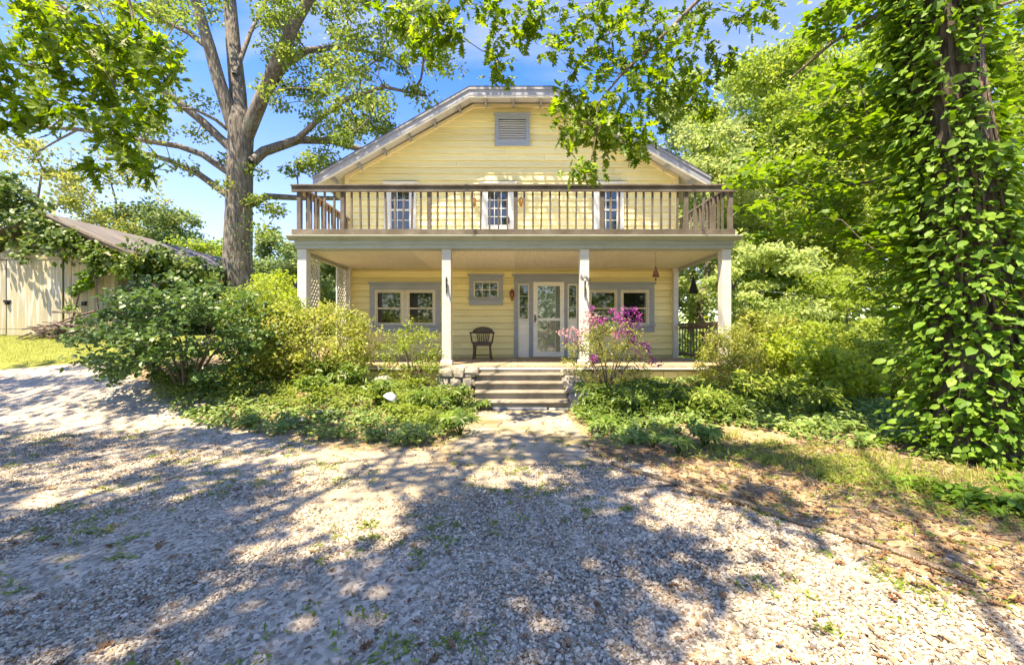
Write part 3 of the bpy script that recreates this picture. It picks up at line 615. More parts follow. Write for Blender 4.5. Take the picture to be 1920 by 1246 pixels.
for a, b in ((722, 781), (1112, 1168)):      # upper windows
    x0, x1 = yw(a, 500)[0], yw(b, 500)[0]; w_ = casing(x0, x1, 4.02, 5.42, .155, .17, .12, M['white'])
    sash(w_, x0 + .157, x1 - .157, 4.70, 5.245, .03, 3, 2, WY - .04, 'white', .02); sash(w_, x0 + .157, x1 - .157, 4.145, 4.72, .03, 3, 2, WY - .024, 'white', .02)
# balcony door
x0, x1 = yw(901, 500)[0], yw(966, 500)[0]
bd = MB(); bd.box(x0, x0 + .15, WY - .05, WY, ZD + .03, 5.25); bd.box(x1 - .15, x1, WY - .05, WY, ZD + .03, 5.25); bd.box(x0, x1, WY - .05, WY, 5.251, 5.42); bd.box(x0 - .05, x1 + .05, WY - .085, WY, 5.421, 5.465)
bd = bd.build('balcony_door', M['white'], house)
sash(bd, x0 + .152, x1 - .152, 4.25, 5.249, .05, 3, 4, WY - .04, 'white', .02); MB().box(x0 + .152, x1 - .152, WY - .035, WY, ZD + .03, 4.249).build('door_panel', M['doorw'], bd)
MB().box(x1 - .19, x1 - .165, WY - .09, WY - .042, 4.33, 4.5).build('handle', M['iron'], bd)
# --- entrance with side lights
ent = MB()
def eb(a, b, z0, z1, d=.05): ent.box(yw(a, 500)[0], yw(b, 500)[0], WY - d, WY, z0, z1)
eb(964, 971.5, ZF + .005, 2.76); eb(992, 999.4, ZF + .005, 2.76); eb(1057.5, 1063.5, ZF + .005, 2.76); eb(1082, 1090, ZF + .005, 2.76); eb(964, 1090, 2.761, 2.92); eb(959.5, 1095, 2.921, 2.965, .09); eb(971.6, 991.9, 2.70, 2.759); eb(1063.6, 1081.9, 2.70, 2.759)
ent = ent.build('entrance', M['grey'], house)
for a, b in ((971.6, 991.9), (1063.6, 1081.9)):
    x0, x1 = yw(a, 500)[0], yw(b, 500)[0]
    ring(MB(), x0, x1, 1.73, 2.70, .035, WY - .035, WY).build('sidelight', M['doorw'], ent)
    for k in range(3):
        z0 = 1.765 + k * .302; MB().box(x0 + .034, x1 - .034, WY - .016, WY - .012, z0 + .006, z0 + .292).build('pane', M['glass'], ent)
        if k: MB().box(x0 + .036, x1 - .036, WY - .03, WY - .01, z0 - .006, z0 + .0055).build('muntin', M['doorw'], ent)
    pn = MB().box(x0, x1, WY - .02, WY, ZF + .01, 1.729); ring(pn, x0 + .002, x1 - .002, ZF + .012, 1.39, .03, WY - .032, WY - .0205); ring(pn, x0 + .002, x1 - .002, 1.40, 1.727, .03, WY - .032, WY - .0205); pn.build('side_panel', M['doorw'], ent)
x0, x1 = yw(999.5, 500)[0], yw(1057.4, 500)[0]
MB().box(x0, x1, WY - .004, WY + .018, ZF + .02, 2.755).build('inner_door', M['doorw'], ent)
for q in range(2):
    for p in range(2):
        xa = x0 + .1 + p * (x1 - x0 - .2) / 2; MB().box(xa + .02, xa + (x1 - x0 - .2) / 2 - .02, WY - .012, WY - .0045, ZF + .2 + q * .95, ZF + .95 + q * .85).build('door_panel', M['doorw'], ent)
sd = ring(MB(), x0 + .004, x1 - .004, ZF + .03, 2.752, .115, WY - .06, WY - .03, .11, .13); sd.box(x0 + .12, x1 - .12, WY - .058, WY - .03, 1.70, 1.775); sd.build('storm_door', M['doorw'], ent)
MB().box(x0 + .117, x1 - .117, WY - .047, WY - .043, ZF + .155, 1.70).build('pane', M['clear'], ent); MB().box(x0 + .117, x1 - .117, WY - .047, WY - .043, 1.776, 2.64).build('pane', M['clear'], ent)
MB().box(x0 + .03, x0 + .065, WY - .075, WY - .061, 1.66, 1.86).box(x0 + .035, x0 + .1, WY - .1, WY - .076, 1.73, 1.75).build('handle', M['iron'], ent)
MB().box(x0 + .40, x0 + .425, WY - .028, WY - .013, 1.56, 1.68).build('knocker', M['iron'], ent)
MB().box(x0 - .02, x1 + .02, WY - .12, WY - .0, ZF + .001, ZF + .028).build('threshold', M['railnew'], ent)
# --- porch floor, skirt
pf = MB().box(-4.56, 4.66, YF - .10, YW - .002, ZF - .12, ZF - .03).build('porch_floor', M['step'], house)
x = -4.6
while x < 4.68:
    w = .124; MB().box(x + .003, x + w - .003, YF - .2, YW - .003, ZF - .029, ZF).build('floorboard', M['deck'], pf); x += w
MB().box(-4.6, 4.68, YF - .21, YF - .175, ZF - .075, ZF - .031).build('floor_nosing', M['white'], pf)
sk_ = MB().box(-4.55, 4.62, YF - .06, YF - .02, -.7, ZF - .13).build('porch_skirt', M['yellow'], house)
for k in range(31):
    xa = -4.56 + k * .297
    if not -1.5 < xa < 1.05: MB().box(xa, xa + .285, YF - .085, YF - .061, ZF - .36, ZF - .125).build('skirt_board', M['yellow'], sk_)
for k in range(26):
    xa = -4.55 + k * .36
    if not -1.6 < xa < 1.1:
        for zz_ in (.12, -.08, -.3): MB().box(xa + rb.normal()*.03, xa + .33, YF - .1 + rb.normal()*.01, YF - .061, zz_, zz_ + .185).build('foundation_stone', M['stone'], sk_, bevel=.02)
# --- columns
for k, x in enumerate((-4.42, -1.38, 1.53, 4.52)):
    c = MB().box(x - .095, x + .095, YF, YF + .19, ZF + .001, 3.139).build('porch_column', M['white'], house, bevel=.006)
    MB().box(x - .12, x + .12, YF - .02, YF + .21, ZF + .002, ZF + .10).build('column_base', M['white'], c, bevel=.006)
    if k == 2: col3 = c
for x in (4.36, 4.56): MB().box(x, x + (.12 if x < 4.5 else .09), YW - .16 if x < 4.5 else YW + .25, YW - .04 if x < 4.5 else YW + .34, ZF, 3.13).build('wall_post', M['white' if x < 4.5 else 'cornice'], house)
MB().box(-4.53, -4.36, YW - .17, YW - .031, ZF, 3.13).build('wall_post', M['white'], house)
hn = empty('house_number', (1.53, YF - .004, 2.5), None, None); hn.parent = house; hn.location = (1.53, YF - .004 - YW, 2.5)
def digit(segs, cx, cz, w, h):
    mb = MB()
    for s in segs: mb.tube([(cx + a * w, YF - .012, cz + b * h) for a, b in s], .007, 5)
    mb.build('digit', M['iron'], hn)
s_ = 89.2
for segs, px, py in (([[(.25, 1), (0, .35), (1, .35)], [(.7, .7), (.7, 0)]], 1091, 521), ([[(0, 1), (1, 1), (.4, 0)]], 1097.5, 524.5), ([[(.95, .62), (.6, .45), (.2, .5), (.05, .75), (.3, 1), (.75, .98), (.95, .7), (.9, .3), (.55, 0), (.15, .05)]], 1103.5, 528.5)):
    p = at(px, py, YF); digit(segs, p[0] - .033, p[2] - .04, .07, .12)
# --- beam, cornice, ceiling
pr = MB()
for z0, z1, o in ((3.14, 3.225, 0), (3.2255, 3.25, .02), (3.2505, 3.30, .012), (3.375, 3.398, .135)): pr.box(-4.545 - o, 4.645 + o, YF - .03 - o, YW - .003, z0, z1)
cornice = pr.build('porch_roof', M['cornice'], house)
prof = [(0, 3.3005), (.03, 3.3005), (.045, 3.318), (.085, 3.34), (.118, 3.358), (.128, 3.3745), (0, 3.3745)]
MB().prism([(YF - .03 - a, b) for a, b in prof], 'x', -4.67, 4.77).build('crown_moulding', M['cornice'], cornice)
for s, xx in ((-1, -4.545), (1, 4.645)): MB().prism([(xx + s * a, b) for a, b in prof], 'y', YF - .029, YW - .003).build('crown_moulding', M['cornice'], cornice)
for k in range(4):
    xa = -4.4 + k * 2.24; MB().box(xa, xa + 2.235, YF + .2, YW - .032, 3.122, 3.139).build('ceiling_panel', M['ceil'], cornice)
MB().box(-4.5, -4.41, YF + .2, YW - .04, 3.05, 3.1385).build('side_beam', M['cornice'], cornice); MB().box(4.47, 4.58, YF + .2, YW - .04, 3.05, 3.1385).build('side_beam', M['cornice'], cornice)
MB().box(-4.58, 4.68, YF - .08, YW - .031, 3.399, 3.42).build('balcony_floor', M['white'], cornice)
# --- balcony railing
br = empty('balcony_railing', (0, YF, ZD), None, None); br.parent = house; br.location = (0, YF - YW, ZD)
YB = YF - .04; XLr, XRr = at(547, 0, YB)[0], at(1378, 0, YB)[0]
joints = [XLr, at(872, 0, YB)[0], at(1166, 0, YB)[0], XRr]
for a, b in zip(joints[:-1], joints[1:]):
    MB().box(a, b - .004, YB - .02, YB + .018, 4.325 + rb.normal()*.004, 4.435).build('rail', M['rail'], br, bevel=.004)
    MB().box(a - .01, b - .004, YB - .045, YB + .10, 4.436, 4.472 + rb.normal()*.003).build('cap_rail', M['rail'], br, bevel=.004)
    MB().box(a + .003, b - .001, YB - .02, YB + .018, 3.43, 3.54 + rb.normal()*.004).build('rail', M['rail'], br, bevel=.004)
posts = [at(p, 0, YB)[0] for p in (559, 641, 804, 967, 1130, 1288, 1372)]
for x in posts: MB().box(x - .043, x + .043, YB + .019, YB + .105, ZD + .02, 4.435).build('post', M['rail'], br, bevel=.004)
for (a, b), n_ in zip(zip(posts[:-1], posts[1:]), (4, 9, 9, 9, 9, 4)):
    for k in range(1, n_ + 1):
        x = a + (b - a) * k / (n_ + 1) + rb.normal() * .006; t = rb.normal() * .006
        MB().bar((x + t, YB + .04, 3.44 + rb.normal() * .01), (x - t, YB + .04, 4.43), .036, .036, (0, 1, 0)).build('baluster', M['rail'], br)
for s, x in ((-1, posts[0]), (1, posts[-1])):
    mt = M['railnew'] if s < 0 else M['rail']
    MB().box(x - .02, x + .02, YB + .11, YW - .03, 4.325, 4.435).build('rail', mt, br); MB().box(x - .07, x + .07, YB + .11, YW - .03, 4.436, 4.472).build('cap_rail', mt, br); MB().box(x - .02, x + .02, YB + .11, YW - .03, 3.45, 3.54).build('rail', mt, br)
    MB().box(x - .043, x + .043, YW - .12, YW - .035, ZD + .02, 4.323).build('post', mt, br)
    for k in range(13): y = YB + .27 + k * .168; MB().box(x + s * -.058, x + s * -.021, y, y + .037, 3.46, 4.43).build('baluster', M['rail'], br)
# --- lower railing at the right end, trellis at the left end
lr = empty('porch_railing', (4.5, 9.5, ZF), None, None); lr.parent = house; lr.location = (4.5, 9.5 - YW, ZF)
MB().box(4.46, 4.56, YF + .2, YW - .17, 1.56, 1.62).build('rail', M['rail'], lr); MB().box(4.485, 4.535, YF + .2, YW - .17, 1.47, 1.555).build('rail', M['rail'], lr); MB().box(4.485, 4.535, YF + .2, YW - .17, .78, .86).build('rail', M['rail'], lr)
for k in range(13): y = YF + .29 + k * .16; MB().box(4.466, 4.484, y, y + .03, .79, 1.55).build('baluster', M['rail'], lr)
for ya, yb in ((8.52, 9.14), (10.02, 10.6)):
    t = MB().box(-4.47, -4.44, ya, ya + .045, ZF, 3.04).box(-4.47, -4.44, yb - .045, yb, ZF, 3.04).build('trellis', M['white'], house)
    w = yb - ya - .09
    for s in (0, 1):
        for k in range(-4, 18):
            z0 = ZF + k * .15; pts_ = []
            za, zb = z0, z0 + w * 1.35
            ya_, yb_ = ya + .045, yb - .045
            if za < ZF: ya_ += (ZF - za) / 1.35; za = ZF
            if zb > 3.04: yb_ -= (zb - 3.04) / 1.35; zb = 3.04
            if zb - za < .06 or yb_ - ya_ < .04: continue
            if s: ya_, yb_ = ya + yb - ya_, ya + yb - yb_
            MB().bar((-4.462 + .008 * s, ya_, za), (-4.462 + .008 * s, yb_, zb), .036, .007, (1, 0, 0)).build('slat', M['white'], t)
# --- steps and stone piers
st = empty('porch_steps', (.12, YF - .2, 0), None, None); st.parent = house; st.location = (.12, YF - .2 - YW, 0)
RH, TD = .135, .265
for k in range(5):
    zt = ZF - k * RH - (.03 if k == 0 else 0); y = YF - .2 - k * TD; xa, xb = -.74 + .02 * k, 1.0 + .005 * k
    if k: MB().box(xa - .02, xb + .02, y - .035, y + TD - .001, zt - .042, zt + rb.normal() * .003).build('tread', M['step'], st, bevel=.012)
    MB().box(xa, xb, y + .001, y + .03, max(0, zt - RH), zt - .043 if k else zt - .046).build('riser', M['step'], st)
    MB().box(xa + .02, xb - .02, y + .031, y + TD + .2, 0, max(.01, zt - RH - .06)).build('stringer', M['step'], st)
def pier(x0, x1, y0, y1, prof, label, seed):
    """dry stone block: rough stones laid in courses round a mortar core"""
    r = np.random.default_rng(seed); e = empty('stone_pier', ((x0 + x1) / 2, y0, -.05), label, 'stone pier', 'stone piers beside the steps')
    MB().prism([(y1, -.1), (y0 + .04, -.1)] + [(max(y, y0 + .04), z_ - .03) for y, z_ in prof] , 'x', x0 + .04, x1 - .04).build('core', M['mortar'], e)
    ztop = lambda y: float(np.interp(y, [p[0] for p in prof], [p[1] for p in prof]))
    def rock(c, h):
        p = nrmz(np.array([(a, b, d) for a in (-1, 0, 1) for b in (-1, 0, 1) for d in (-1, 0, 1) if (a, b, d) != (0, 0, 0)], float))
        bm = np.sign(p) * np.abs(p) ** .3 * np.array(h) * (1 + r.normal(size=p.shape) * .1) + np.array(c)
        import bmesh; B = bmesh.new()
        for v in bm: B.verts.new(tuple(v - org(e)))
        bmesh.ops.convex_hull(B, input=B.verts); me = bpy.data.meshes.new('stone'); B.to_mesh(me); B.free(); me.materials.append(M['stone'])
        o = link('stone', me, e); b = o.modifiers.new('bevel', 'BEVEL'); b.width = .012; b.segments = 2; return o
    def face(side):
        zc = -.04
        while zc < .8:
            h = r.uniform(.13, .2); u = (x0 if side == 'f' else y0); u1 = (x1 if side == 'f' else y1)
            while u < u1 - .03:
                w = min(r.uniform(.2, .38), u1 - u)
                if side == 'f':
                    zt = ztop(y0 + .02); y = y0 + .07
                    if zc + h * .6 < zt: rock((u + w/2, y + r.normal()*.015, min(zc + h/2, zt - h*.4)), (w/2 - .008, .1, h/2 - .006))
                else:
                    xx = x0 + .06 if side == 'l' else x1 - .06; zt = ztop(u + w/2)
                    if zc + h * .6 < zt: rock((xx + r.normal()*.015, u + w/2, min(zc + h/2, zt - h*.4)), (.1, w/2 - .008, h/2 - .006))
                u += w
            zc += h
    face('f'); face('l'); face('r')
    for y in np.arange(y0 + .12, y1 - .05, .26):
        for xx in np.arange(x0 + .13, x1, .26): rock((xx, y, ztop(y) - .03 + r.normal() * .012), (.13, .13, .06))
pier(-1.44, -.78, 7.72, 8.18, [(7.72, .66), (8.18, .66)], 'square stone pier left of the steps, under the second column', 4)
pier(1.02, 1.36, 7.02, 8.18, [(7.02, .16), (7.3, .3), (7.6, .46), (7.9, .62), (8.18, .66)], 'sloping pale stone pier right of the steps, below the pink azalea', 9)

# ------------------------------------------------------------------ things on the house
def wall_lamp(px, py, h, label, mat, group=None):
    p = at(px, py, YW - .1); e = empty('wall_lantern', (p[0], YW - .02, p[2]), label, 'wall lamp', group)
    c = (p[0], YW - .12, p[2])
    MB().box(p[0] - .03, p[0] + .03, YW - .035, YW - .019, p[2] - h*.2, p[2] + h*.2).tube([(p[0], YW - .03, p[2] + h*.15), (p[0], YW - .08, p[2] + h*.42), (p[0], YW - .12, p[2] + h*.36)], .008, 5).build('bracket', M['copper'], e)
    MB().lathe([(.012, -h*.55), (.014, -h*.38), (.06, .0), (.066, .02), (.05, h*.22)], c, 6).build('lamp_glass', mat, e)
    MB().lathe([(.07, h*.22), (.055, h*.26), (.015, h*.36), (.008, h*.5)], c, 6).build('lamp_cap', M['copper'], e)
    for k in range(6):
        t = k * math.pi / 3; MB().tube([(c[0] + .013*math.cos(t), c[1] + .013*math.sin(t), c[2] - h*.5), (c[0] + .067*math.cos(t), c[1] + .067*math.sin(t), c[2] + .01), (c[0] + .055*math.cos(t), c[1] + .055*math.sin(t), c[2] + h*.24)], .004, 4).build('cage_bar', M['copper'], e)
wall_lamp(960, 552, .34, 'copper wall lantern beside the front door', M['copper'])
wall_lamp(889, 378, .27, 'amber glass wall lantern left of the balcony door', M['brass'], 'balcony wall lanterns')
wall_lamp(977, 378, .27, 'amber glass wall lantern right of the balcony door', M['brass'], 'balcony wall lanterns')
# armchair
def chair():
    x, y, z0 = -.75, 10.06, ZF; e = empty('armchair', (x, y, z0), 'dark wooden armchair with curved slatted back beside the front door', 'chair'); m = M['chairwood']
    zs = z0 + .43
    MB().prism([(x-.25, y-.24), (x+.25, y-.24), (x+.27, y-.1), (x+.24, y+.22), (x-.24, y+.22), (x-.27, y-.1)], 'z', zs - .025, zs + .02).build('seat', m, e, bevel=.012)
    MB().box(x-.23, x+.23, y-.22, y+.2, zs - .085, zs - .026).build('apron', m, e)
    for sx in (-1, 1):
        MB().tube([(x + sx*.20, y - .2, zs - .03), (x + sx*.205, y - .21, zs - .25), (x + sx*.225, y - .235, z0)], [.026, .023, .017], 8).build('leg', m, e, True)
        MB().tube([(x + sx*.18, y + .17, zs - .03), (x + sx*.2, y + .21, zs - .25), (x + sx*.22, y + .26, z0)], [.024, .022, .017], 8).build('leg', m, e, True)
        MB().tube([(x + sx*.245, y - .17, zs + .01), (x + sx*.268, y - .18, zs + .1), (x + sx*.285, y - .2, zs + .235)], [.017, .02, .017], 7).build('arm_post', m, e, True)
        MB().tube([(x + sx*.205, y - .2, z0 + .12), (x + sx*.21, y + .22, z0 + .14)], .012, 6).build('stretcher', m, e, True)
    MB().tube([(x - .205, y - .215, z0 + .13), (x + .205, y - .215, z0 + .13)], .012, 6).build('stretcher', m, e, True)
    th = np.linspace(-.12, math.pi + .12, 17); arm = [(x + .295*math.cos(t), y - .02 + .25*math.sin(t) - (.22 if math.sin(t) < .05 else 0)*0, zs + .25) for t in th]
    arm = [(x + .29, y - .24, zs + .245)] + arm + [(x - .29, y - .24, zs + .245)]
    mb = MB()
    mb.tube(arm, [.022] * len(arm), 8); mb.build('arm_rail', m, e, True)
    cr_ = []
    tt = np.linspace(.62, math.pi - .62, 13); vs = []; hgt = lambda t: .05 + .10 * (math.sin((t - .62) / (math.pi - 1.24) * math.pi)) ** .6
    for t in tt:
        for rr_, top in ((.275, 0), (.315, 0), (.315, 1), (.275, 1)): vs.append((x + rr_*math.cos(t), y - .02 + rr_*.85*math.sin(t), zs + .255 + top * hgt(t)))
    fs = [(i*4+k, i*4+(k+1) % 4, (i+1)*4+(k+1) % 4, (i+1)*4+k) for i in range(12) for k in range(4)] + [(0,1,2,3), (48,51,50,49)]
    MB().add(vs, fs).build('crest', m, e, bevel=.006)
    for k in range(7):
        t = math.pi/2 + (k - 3) * .2; MB().bar((x + .21*math.cos(t)*1.05, y + .19*math.sin(t), zs + .02), (x + .29*math.cos(t), y - .02 + .25*math.sin(t), zs + .25), .026, .012, (math.cos(t), math.sin(t), 0)).build('back_slat', m, e)
chair()
# wind chimes, four-sided hollow bells
def bell(px, py0, py1, pyc, Y, w, label, mat, tail):
    t, b = at(px, py0, Y), at(px, py1, Y); top = at(px, pyc, Y); e = empty('wind_bell', t, label, 'wind bell', None)
    x, z0, z1 = t[0], b[2], t[2]; h = w / 2; a = .5; q = [(x + h*1.2*math.cos(a + k*math.pi/2), Y + h*1.2*math.sin(a + k*math.pi/2)) for k in range(4)]
    zb = [z0 + .0, z0 + .01, z0 + .045, z0 + .02]
    mb = MB(); mb.add([(x, Y, z1)] + [(q[k][0], q[k][1], zb[k]) for k in range(4)] + [(x, Y, z1 - .025)] + [(x + (q[k][0]-x)*.92, Y + (q[k][1]-Y)*.92, zb[k]) for k in range(4)],
        [(0, 1+k, 1+(k+1) % 4) for k in range(4)] + [(5, 6+(k+1) % 4, 6+k) for k in range(4)] + [(1+k, 6+k, 6+(k+1) % 4, 1+(k+1) % 4) for k in range(4)]); mb.build('bell', mat, e)
    MB().tube([(x, Y, z1 - .01), (x, Y, top[2])], .005, 5).build('cord', M['copper'], e)
    MB().tube([(x, Y, z1 - .06), (x, Y, z0 - tail)], .004, 5).lathe([(.003, -.03), (.02, -.02), (.02, .0), (.003, .01)], (x, Y, z0 - tail), 8).build('clapper', M['iron'], e)
bell(1229.5, 497, 519, 467, 8.55, .16, 'small copper wind bell on a long cord under the porch beam', M['copper'], .05)
bell(1300, 515, 550, 506, 9.4, .23, 'large black wind bell hanging in the open right end of the porch', M['iron'], .16)
# iron plant hooks with little cockerels
def hook(x, y, z, side, label):
    e = empty('plant_hook', (x, y, z), label, 'plant hook', 'iron plant hooks on the porch columns'); m = M['iron']; d = np.array(side, float)
    P_ = lambda a, b: np.array([x, y, z]) + d * a + np.array([0, 0, b])
    MB().tube([P_(.008, -.17), P_(.008, .16)], .011, 6).lathe([(.003, -.012), (.016, 0), (.003, .012)], P_(.012, .16), 6).lathe([(.003, -.012), (.016, 0), (.003, .012)], P_(.012, -.17), 6).build('back_plate', m, e)
    MB().tube([P_(.01, -.06), P_(.09, -.075), P_(.15, -.05), P_(.17, -.01)], .008, 6).build('arm', m, e)
    body = [(.03, -.05), (.05, -.065), (.10, -.06), (.13, -.02), (.145, .07), (.165, .12), (.135, .11), (.115, .05), (.09, .015), (.065, .03), (.06, .085), (.045, .12), (.025, .10), (.01, .085), (.03, .07), (.03, .01)]
    s_ = np.cross(d, (0, 0, 1)) * .008; n = len(body)
    vs = [P_(a, b) + s_ for a, b in body] + [P_(a, b) - s_ for a, b in body]
    MB().add(vs, [tuple(range(n)), tuple(range(2*n-1, n-1, -1))] + [(k, (k+1) % n, n+(k+1) % n, n+k) for k in range(n)]).build('cockerel', m, e)
zh = 2.38
hook(-4.518, YF + .09, zh + .02, (-1, 0, 0), 'black iron cockerel hook on the far left porch column')
hook(-1.38, YF - .003, zh, (.12, -.99, 0), 'black iron cockerel hook on the white column left of the steps')
hook(1.53, YF - .003, zh - .08, (-.12, -.99, 0), 'black iron cockerel hook below the house number')
hook(4.618, YF + .09, zh, (1, 0, 0), 'black iron cockerel hook on the far right porch column')
# ------------------------------------------------------------------ shed
YS = 12.0
sx_, sz0 = -12.11, 1.2
shed = empty('shed', (-14.4, YS, 1.25), 'old cream plank shed with flaking doors and a sagging brown roof, half buried in creeper', 'shed')
ridge = at(70, 395, 11.7); eave = at(242, 471, 11.7); rx, rz, ex, ez = ridge[0], ridge[2], eave[0], eave[2]; lx = 2*rx - ex
MB().prism([(2*rx - sx_, sz0 - .1), (sx_, sz0 - .1), (sx_, ez - .28), (rx, rz - .15), (2*rx - sx_, ez - .28)], 'y', YS + .03, YS + .1).build('front_wall', M['shed'], shed)
MB().box(sx_ - .08, sx_, YS + .101, 18.6, .5, ez - .25).build('side_wall', M['shed'], shed)
MB().prism([(2*rx - sx_, .3), (sx_, .3), (sx_, ez - .28), (rx, rz - .15), (2*rx - sx_, ez - .28)], 'y', 18.61, 18.7).build('back_wall', M['shed'], shed)
r3 = np.random.default_rng(31)
# roofing sheets down the slope
for s in (1, -1):
    y = 11.7
    while y < 18.8:
        w = .62; dz = r3.normal() * .015
        xe = rx + s * (ex - rx); xm = rx + s * (ex - rx) * .5
        vs = [(rx, y, rz + dz), (rx, y + w + .03, rz + dz + .012), (xm, y, (rz + ez)/2 - .05 + dz), (xm, y + w + .03, (rz + ez)/2 - .05 + dz), (xe + r3.normal()*.03, y, ez + dz - .02), (xe, y + w + .03, ez + dz)]
        lo = [(a, b, c - .025) for a, b, c in vs]
        MB().add(vs + lo, [(0,2,3,1), (2,4,5,3), (6,7,9,8), (8,9,11,10), (0,6,8,2), (2,8,10,4), (4,10,11,5), (1,3,9,7), (3,5,11,9), (0,1,7,6)]).build('roof_sheet', M['shedroof'], shed); y += w
MB().bar((rx, 11.75, rz - .1), (ex + .05, 11.75, ez - .1), .03, .14, (0, 0, 1)).build('bargeboard', M['timber'], shed)
def sxz(px): return at(px, 0, YS)[0]
x = sxz(121)
while x < sx_ - .05:
    w = r3.uniform(.2, .27); x1 = min(x + w, sx_); MB().box(x, x1 - .014, YS - .004 - r3.random()*.012, YS + .029, sz0 + r3.random()*.05, 3.55 - (x - sxz(121)) * .22).build('plank', M['shed'], shed); x = x1
MB().box(sx_ - .06, sx_ + .05, YS - .03, YS + .1, sz0 - .05, ez - .3).build('corner_post', M['shed'], shed)
for a, b, dz in ((17, 119.5, 0), (-92, 14.5, .02)):
    d = MB().box(sxz(a), sxz(b), YS - .05, YS - .005, 1.30 + dz, at(0, 487, YS)[2] - dz).build('shed_door', M['sheddoor'], shed)
    for zz_ in (1.5, 3.3): MB().box(sxz(a) + .02, sxz(b) - .02, YS - .056, YS - .051, zz_, zz_ + .012).build('board_joint', M['shed'], d)
MB().box(sxz(-95), sxz(122), YS - .07, YS - .005, at(0, 487, YS)[2] + .012, at(0, 487, YS)[2] + .2).build('lintel', M['shed'], shed)
MB().box(sxz(14.5) - .05, sxz(17) + .13, YS - .075, YS - .051, 2.3, 2.36).lathe([(.05, -.05), (.05, .05)], (sxz(20), YS - .085, 2.27), 8).build('hasp', M['iron'], shed)
MB().box(sxz(157), sxz(164), YS - .07, YS - .02, 2.2, 2.32).build('handle', M['iron'], shed)
# brush pile against the shed
bp_ = empty('brush_pile', at(130, 636, 11.2), 'pile of dead sticks stacked against the shed planks', 'brush pile')
for k in range(60):
    c = at(128, 622, 11.2) + np.array([r3.normal() * .42, r3.normal() * .16, 0]); c[2] = G(c[0], c[1]) + .04 + abs(r3.normal()) * .26 * max(.2, 1 - abs(c[0] - at(128, 0, 11.2)[0]) / 1.0)
    t = r3.normal() * .35 + (math.pi if r3.random() < .5 else 0); L = r3.uniform(.3, .75); d = np.array([math.cos(t), r3.normal() * .35, r3.normal() * .16]) * L
    MB().tube([c - d, c + np.array([0, 0, r3.normal()*.03]), c + d], [r3.uniform(.02, .034), .024, .012], 6).build('stick', M['stick'], bp_)
MB().tube([at(112, 655, 11.0), at(125, 628, 11.0), at(133, 605, 11.1)], [.02, .028, .025], 6).build('stick', M['stick'], bp_)

# ------------------------------------------------------------------ trees in view
def inpoly(poly, n, rng):
    poly = np.array(poly, float); lo, hi = poly.min(0), poly.max(0); out = []
    c = 0
    while c < n:
        q = lo + (hi - lo) * rng.random((n * 3, 2)); ins = np.zeros(len(q), bool); j = len(poly) - 1
        for i in range(len(poly)):
            a, b = poly[i], poly[j]; hit = ((a[1] > q[:, 1]) != (b[1] > q[:, 1])) & (q[:, 0] < (b[0] - a[0]) * (q[:, 1] - a[1]) / (b[1] - a[1] + 1e-12) + a[0]); ins ^= hit; j = i
        out.append(q[ins]); c += ins.sum()
    return np.concatenate(out)[:n]
def from_px(Q, Y): return np.stack([(Q[:, 0] - 960) * Y / F, Y, CAMZ + (623 - Q[:, 1]) * Y / F], 1)
def limbs(sk, Y, pts, r0, r1, dY=0, fromnode=None):
    n = len(pts); return sk.limb([at(px, py, Y + dY * k / (n - 1)) for k, (px, py) in enumerate(pts)], r0, r1, fromnode)
# the big oak beside the shed
ro = np.random.default_rng(11); YO = 15.5
ob = at(447, 0, YO); oak = empty('oak_tree', (ob[0], YO, float(G(ob[0], YO))), 'huge grey-barked oak with spreading limbs behind the shed', 'tree')
tp = [at(447, 700, YO), at(447, 600, YO), at(446, 480, YO), at(449, 380, YO), at(450, 300, YO), at(453, 232, YO), at(448, 205, YO)]
trunk_mesh('trunk', oak, tp, [.62, .54, .48, .45, .43, .42, .29], M['barkoak'], 48, 10, .05, 3, 8)
sk = Skel()
LM = [([(446,262),(428,205),(410,150),(392,85),(372,20),(350,-60),(320,-160)], .31, .16, -1), ([(450,260),(446,170),(438,90),(431,0),(424,-90),(420,-220)], .37, .18, 1.2),
      ([(458,262),(485,198),(503,155),(527,98),(556,40),(592,-25),(650,-120)], .31, .16, -1.6), ([(494,180),(535,118),(575,95),(640,88),(700,100)], .22, .07, 1.5),
      ([(470,305),(495,284),(560,262),(620,264),(690,284),(760,330)], .24, .10, 1.5), ([(556,262),(600,222),(650,185),(720,163),(800,180)], .13, .05, -1.2),
      ([(470,382),(500,368),(560,371),(640,372)], .17, .10, 1.5), ([(440,285),(380,228),(330,188),(280,150),(220,100),(150,40),(60,-40)], .19, .07, -2),
      ([(438,330),(380,290),(335,274),(250,260),(150,243),(60,236),(-40,220)], .15, .05, -1.5), ([(436,372),(372,326),(320,302),(262,284),(200,300)], .17, .06, 1.4),
      ([(397,95),(355,62),(310,40),(265,15),(200,-20)], .14, .06, 1.5), ([(436,250),(405,225),(365,205),(300,200)], .09, .04, -1.2), ([(146,243),(110,262),(70,285)], .05, .03, 0), ([(440,140),(470,60),(500,0)], .12, .06, 2)]
li_ = [limbs(sk, YO, a[0], a[1] * .88, a[2] * .85, *a[3:]) for a in LM]
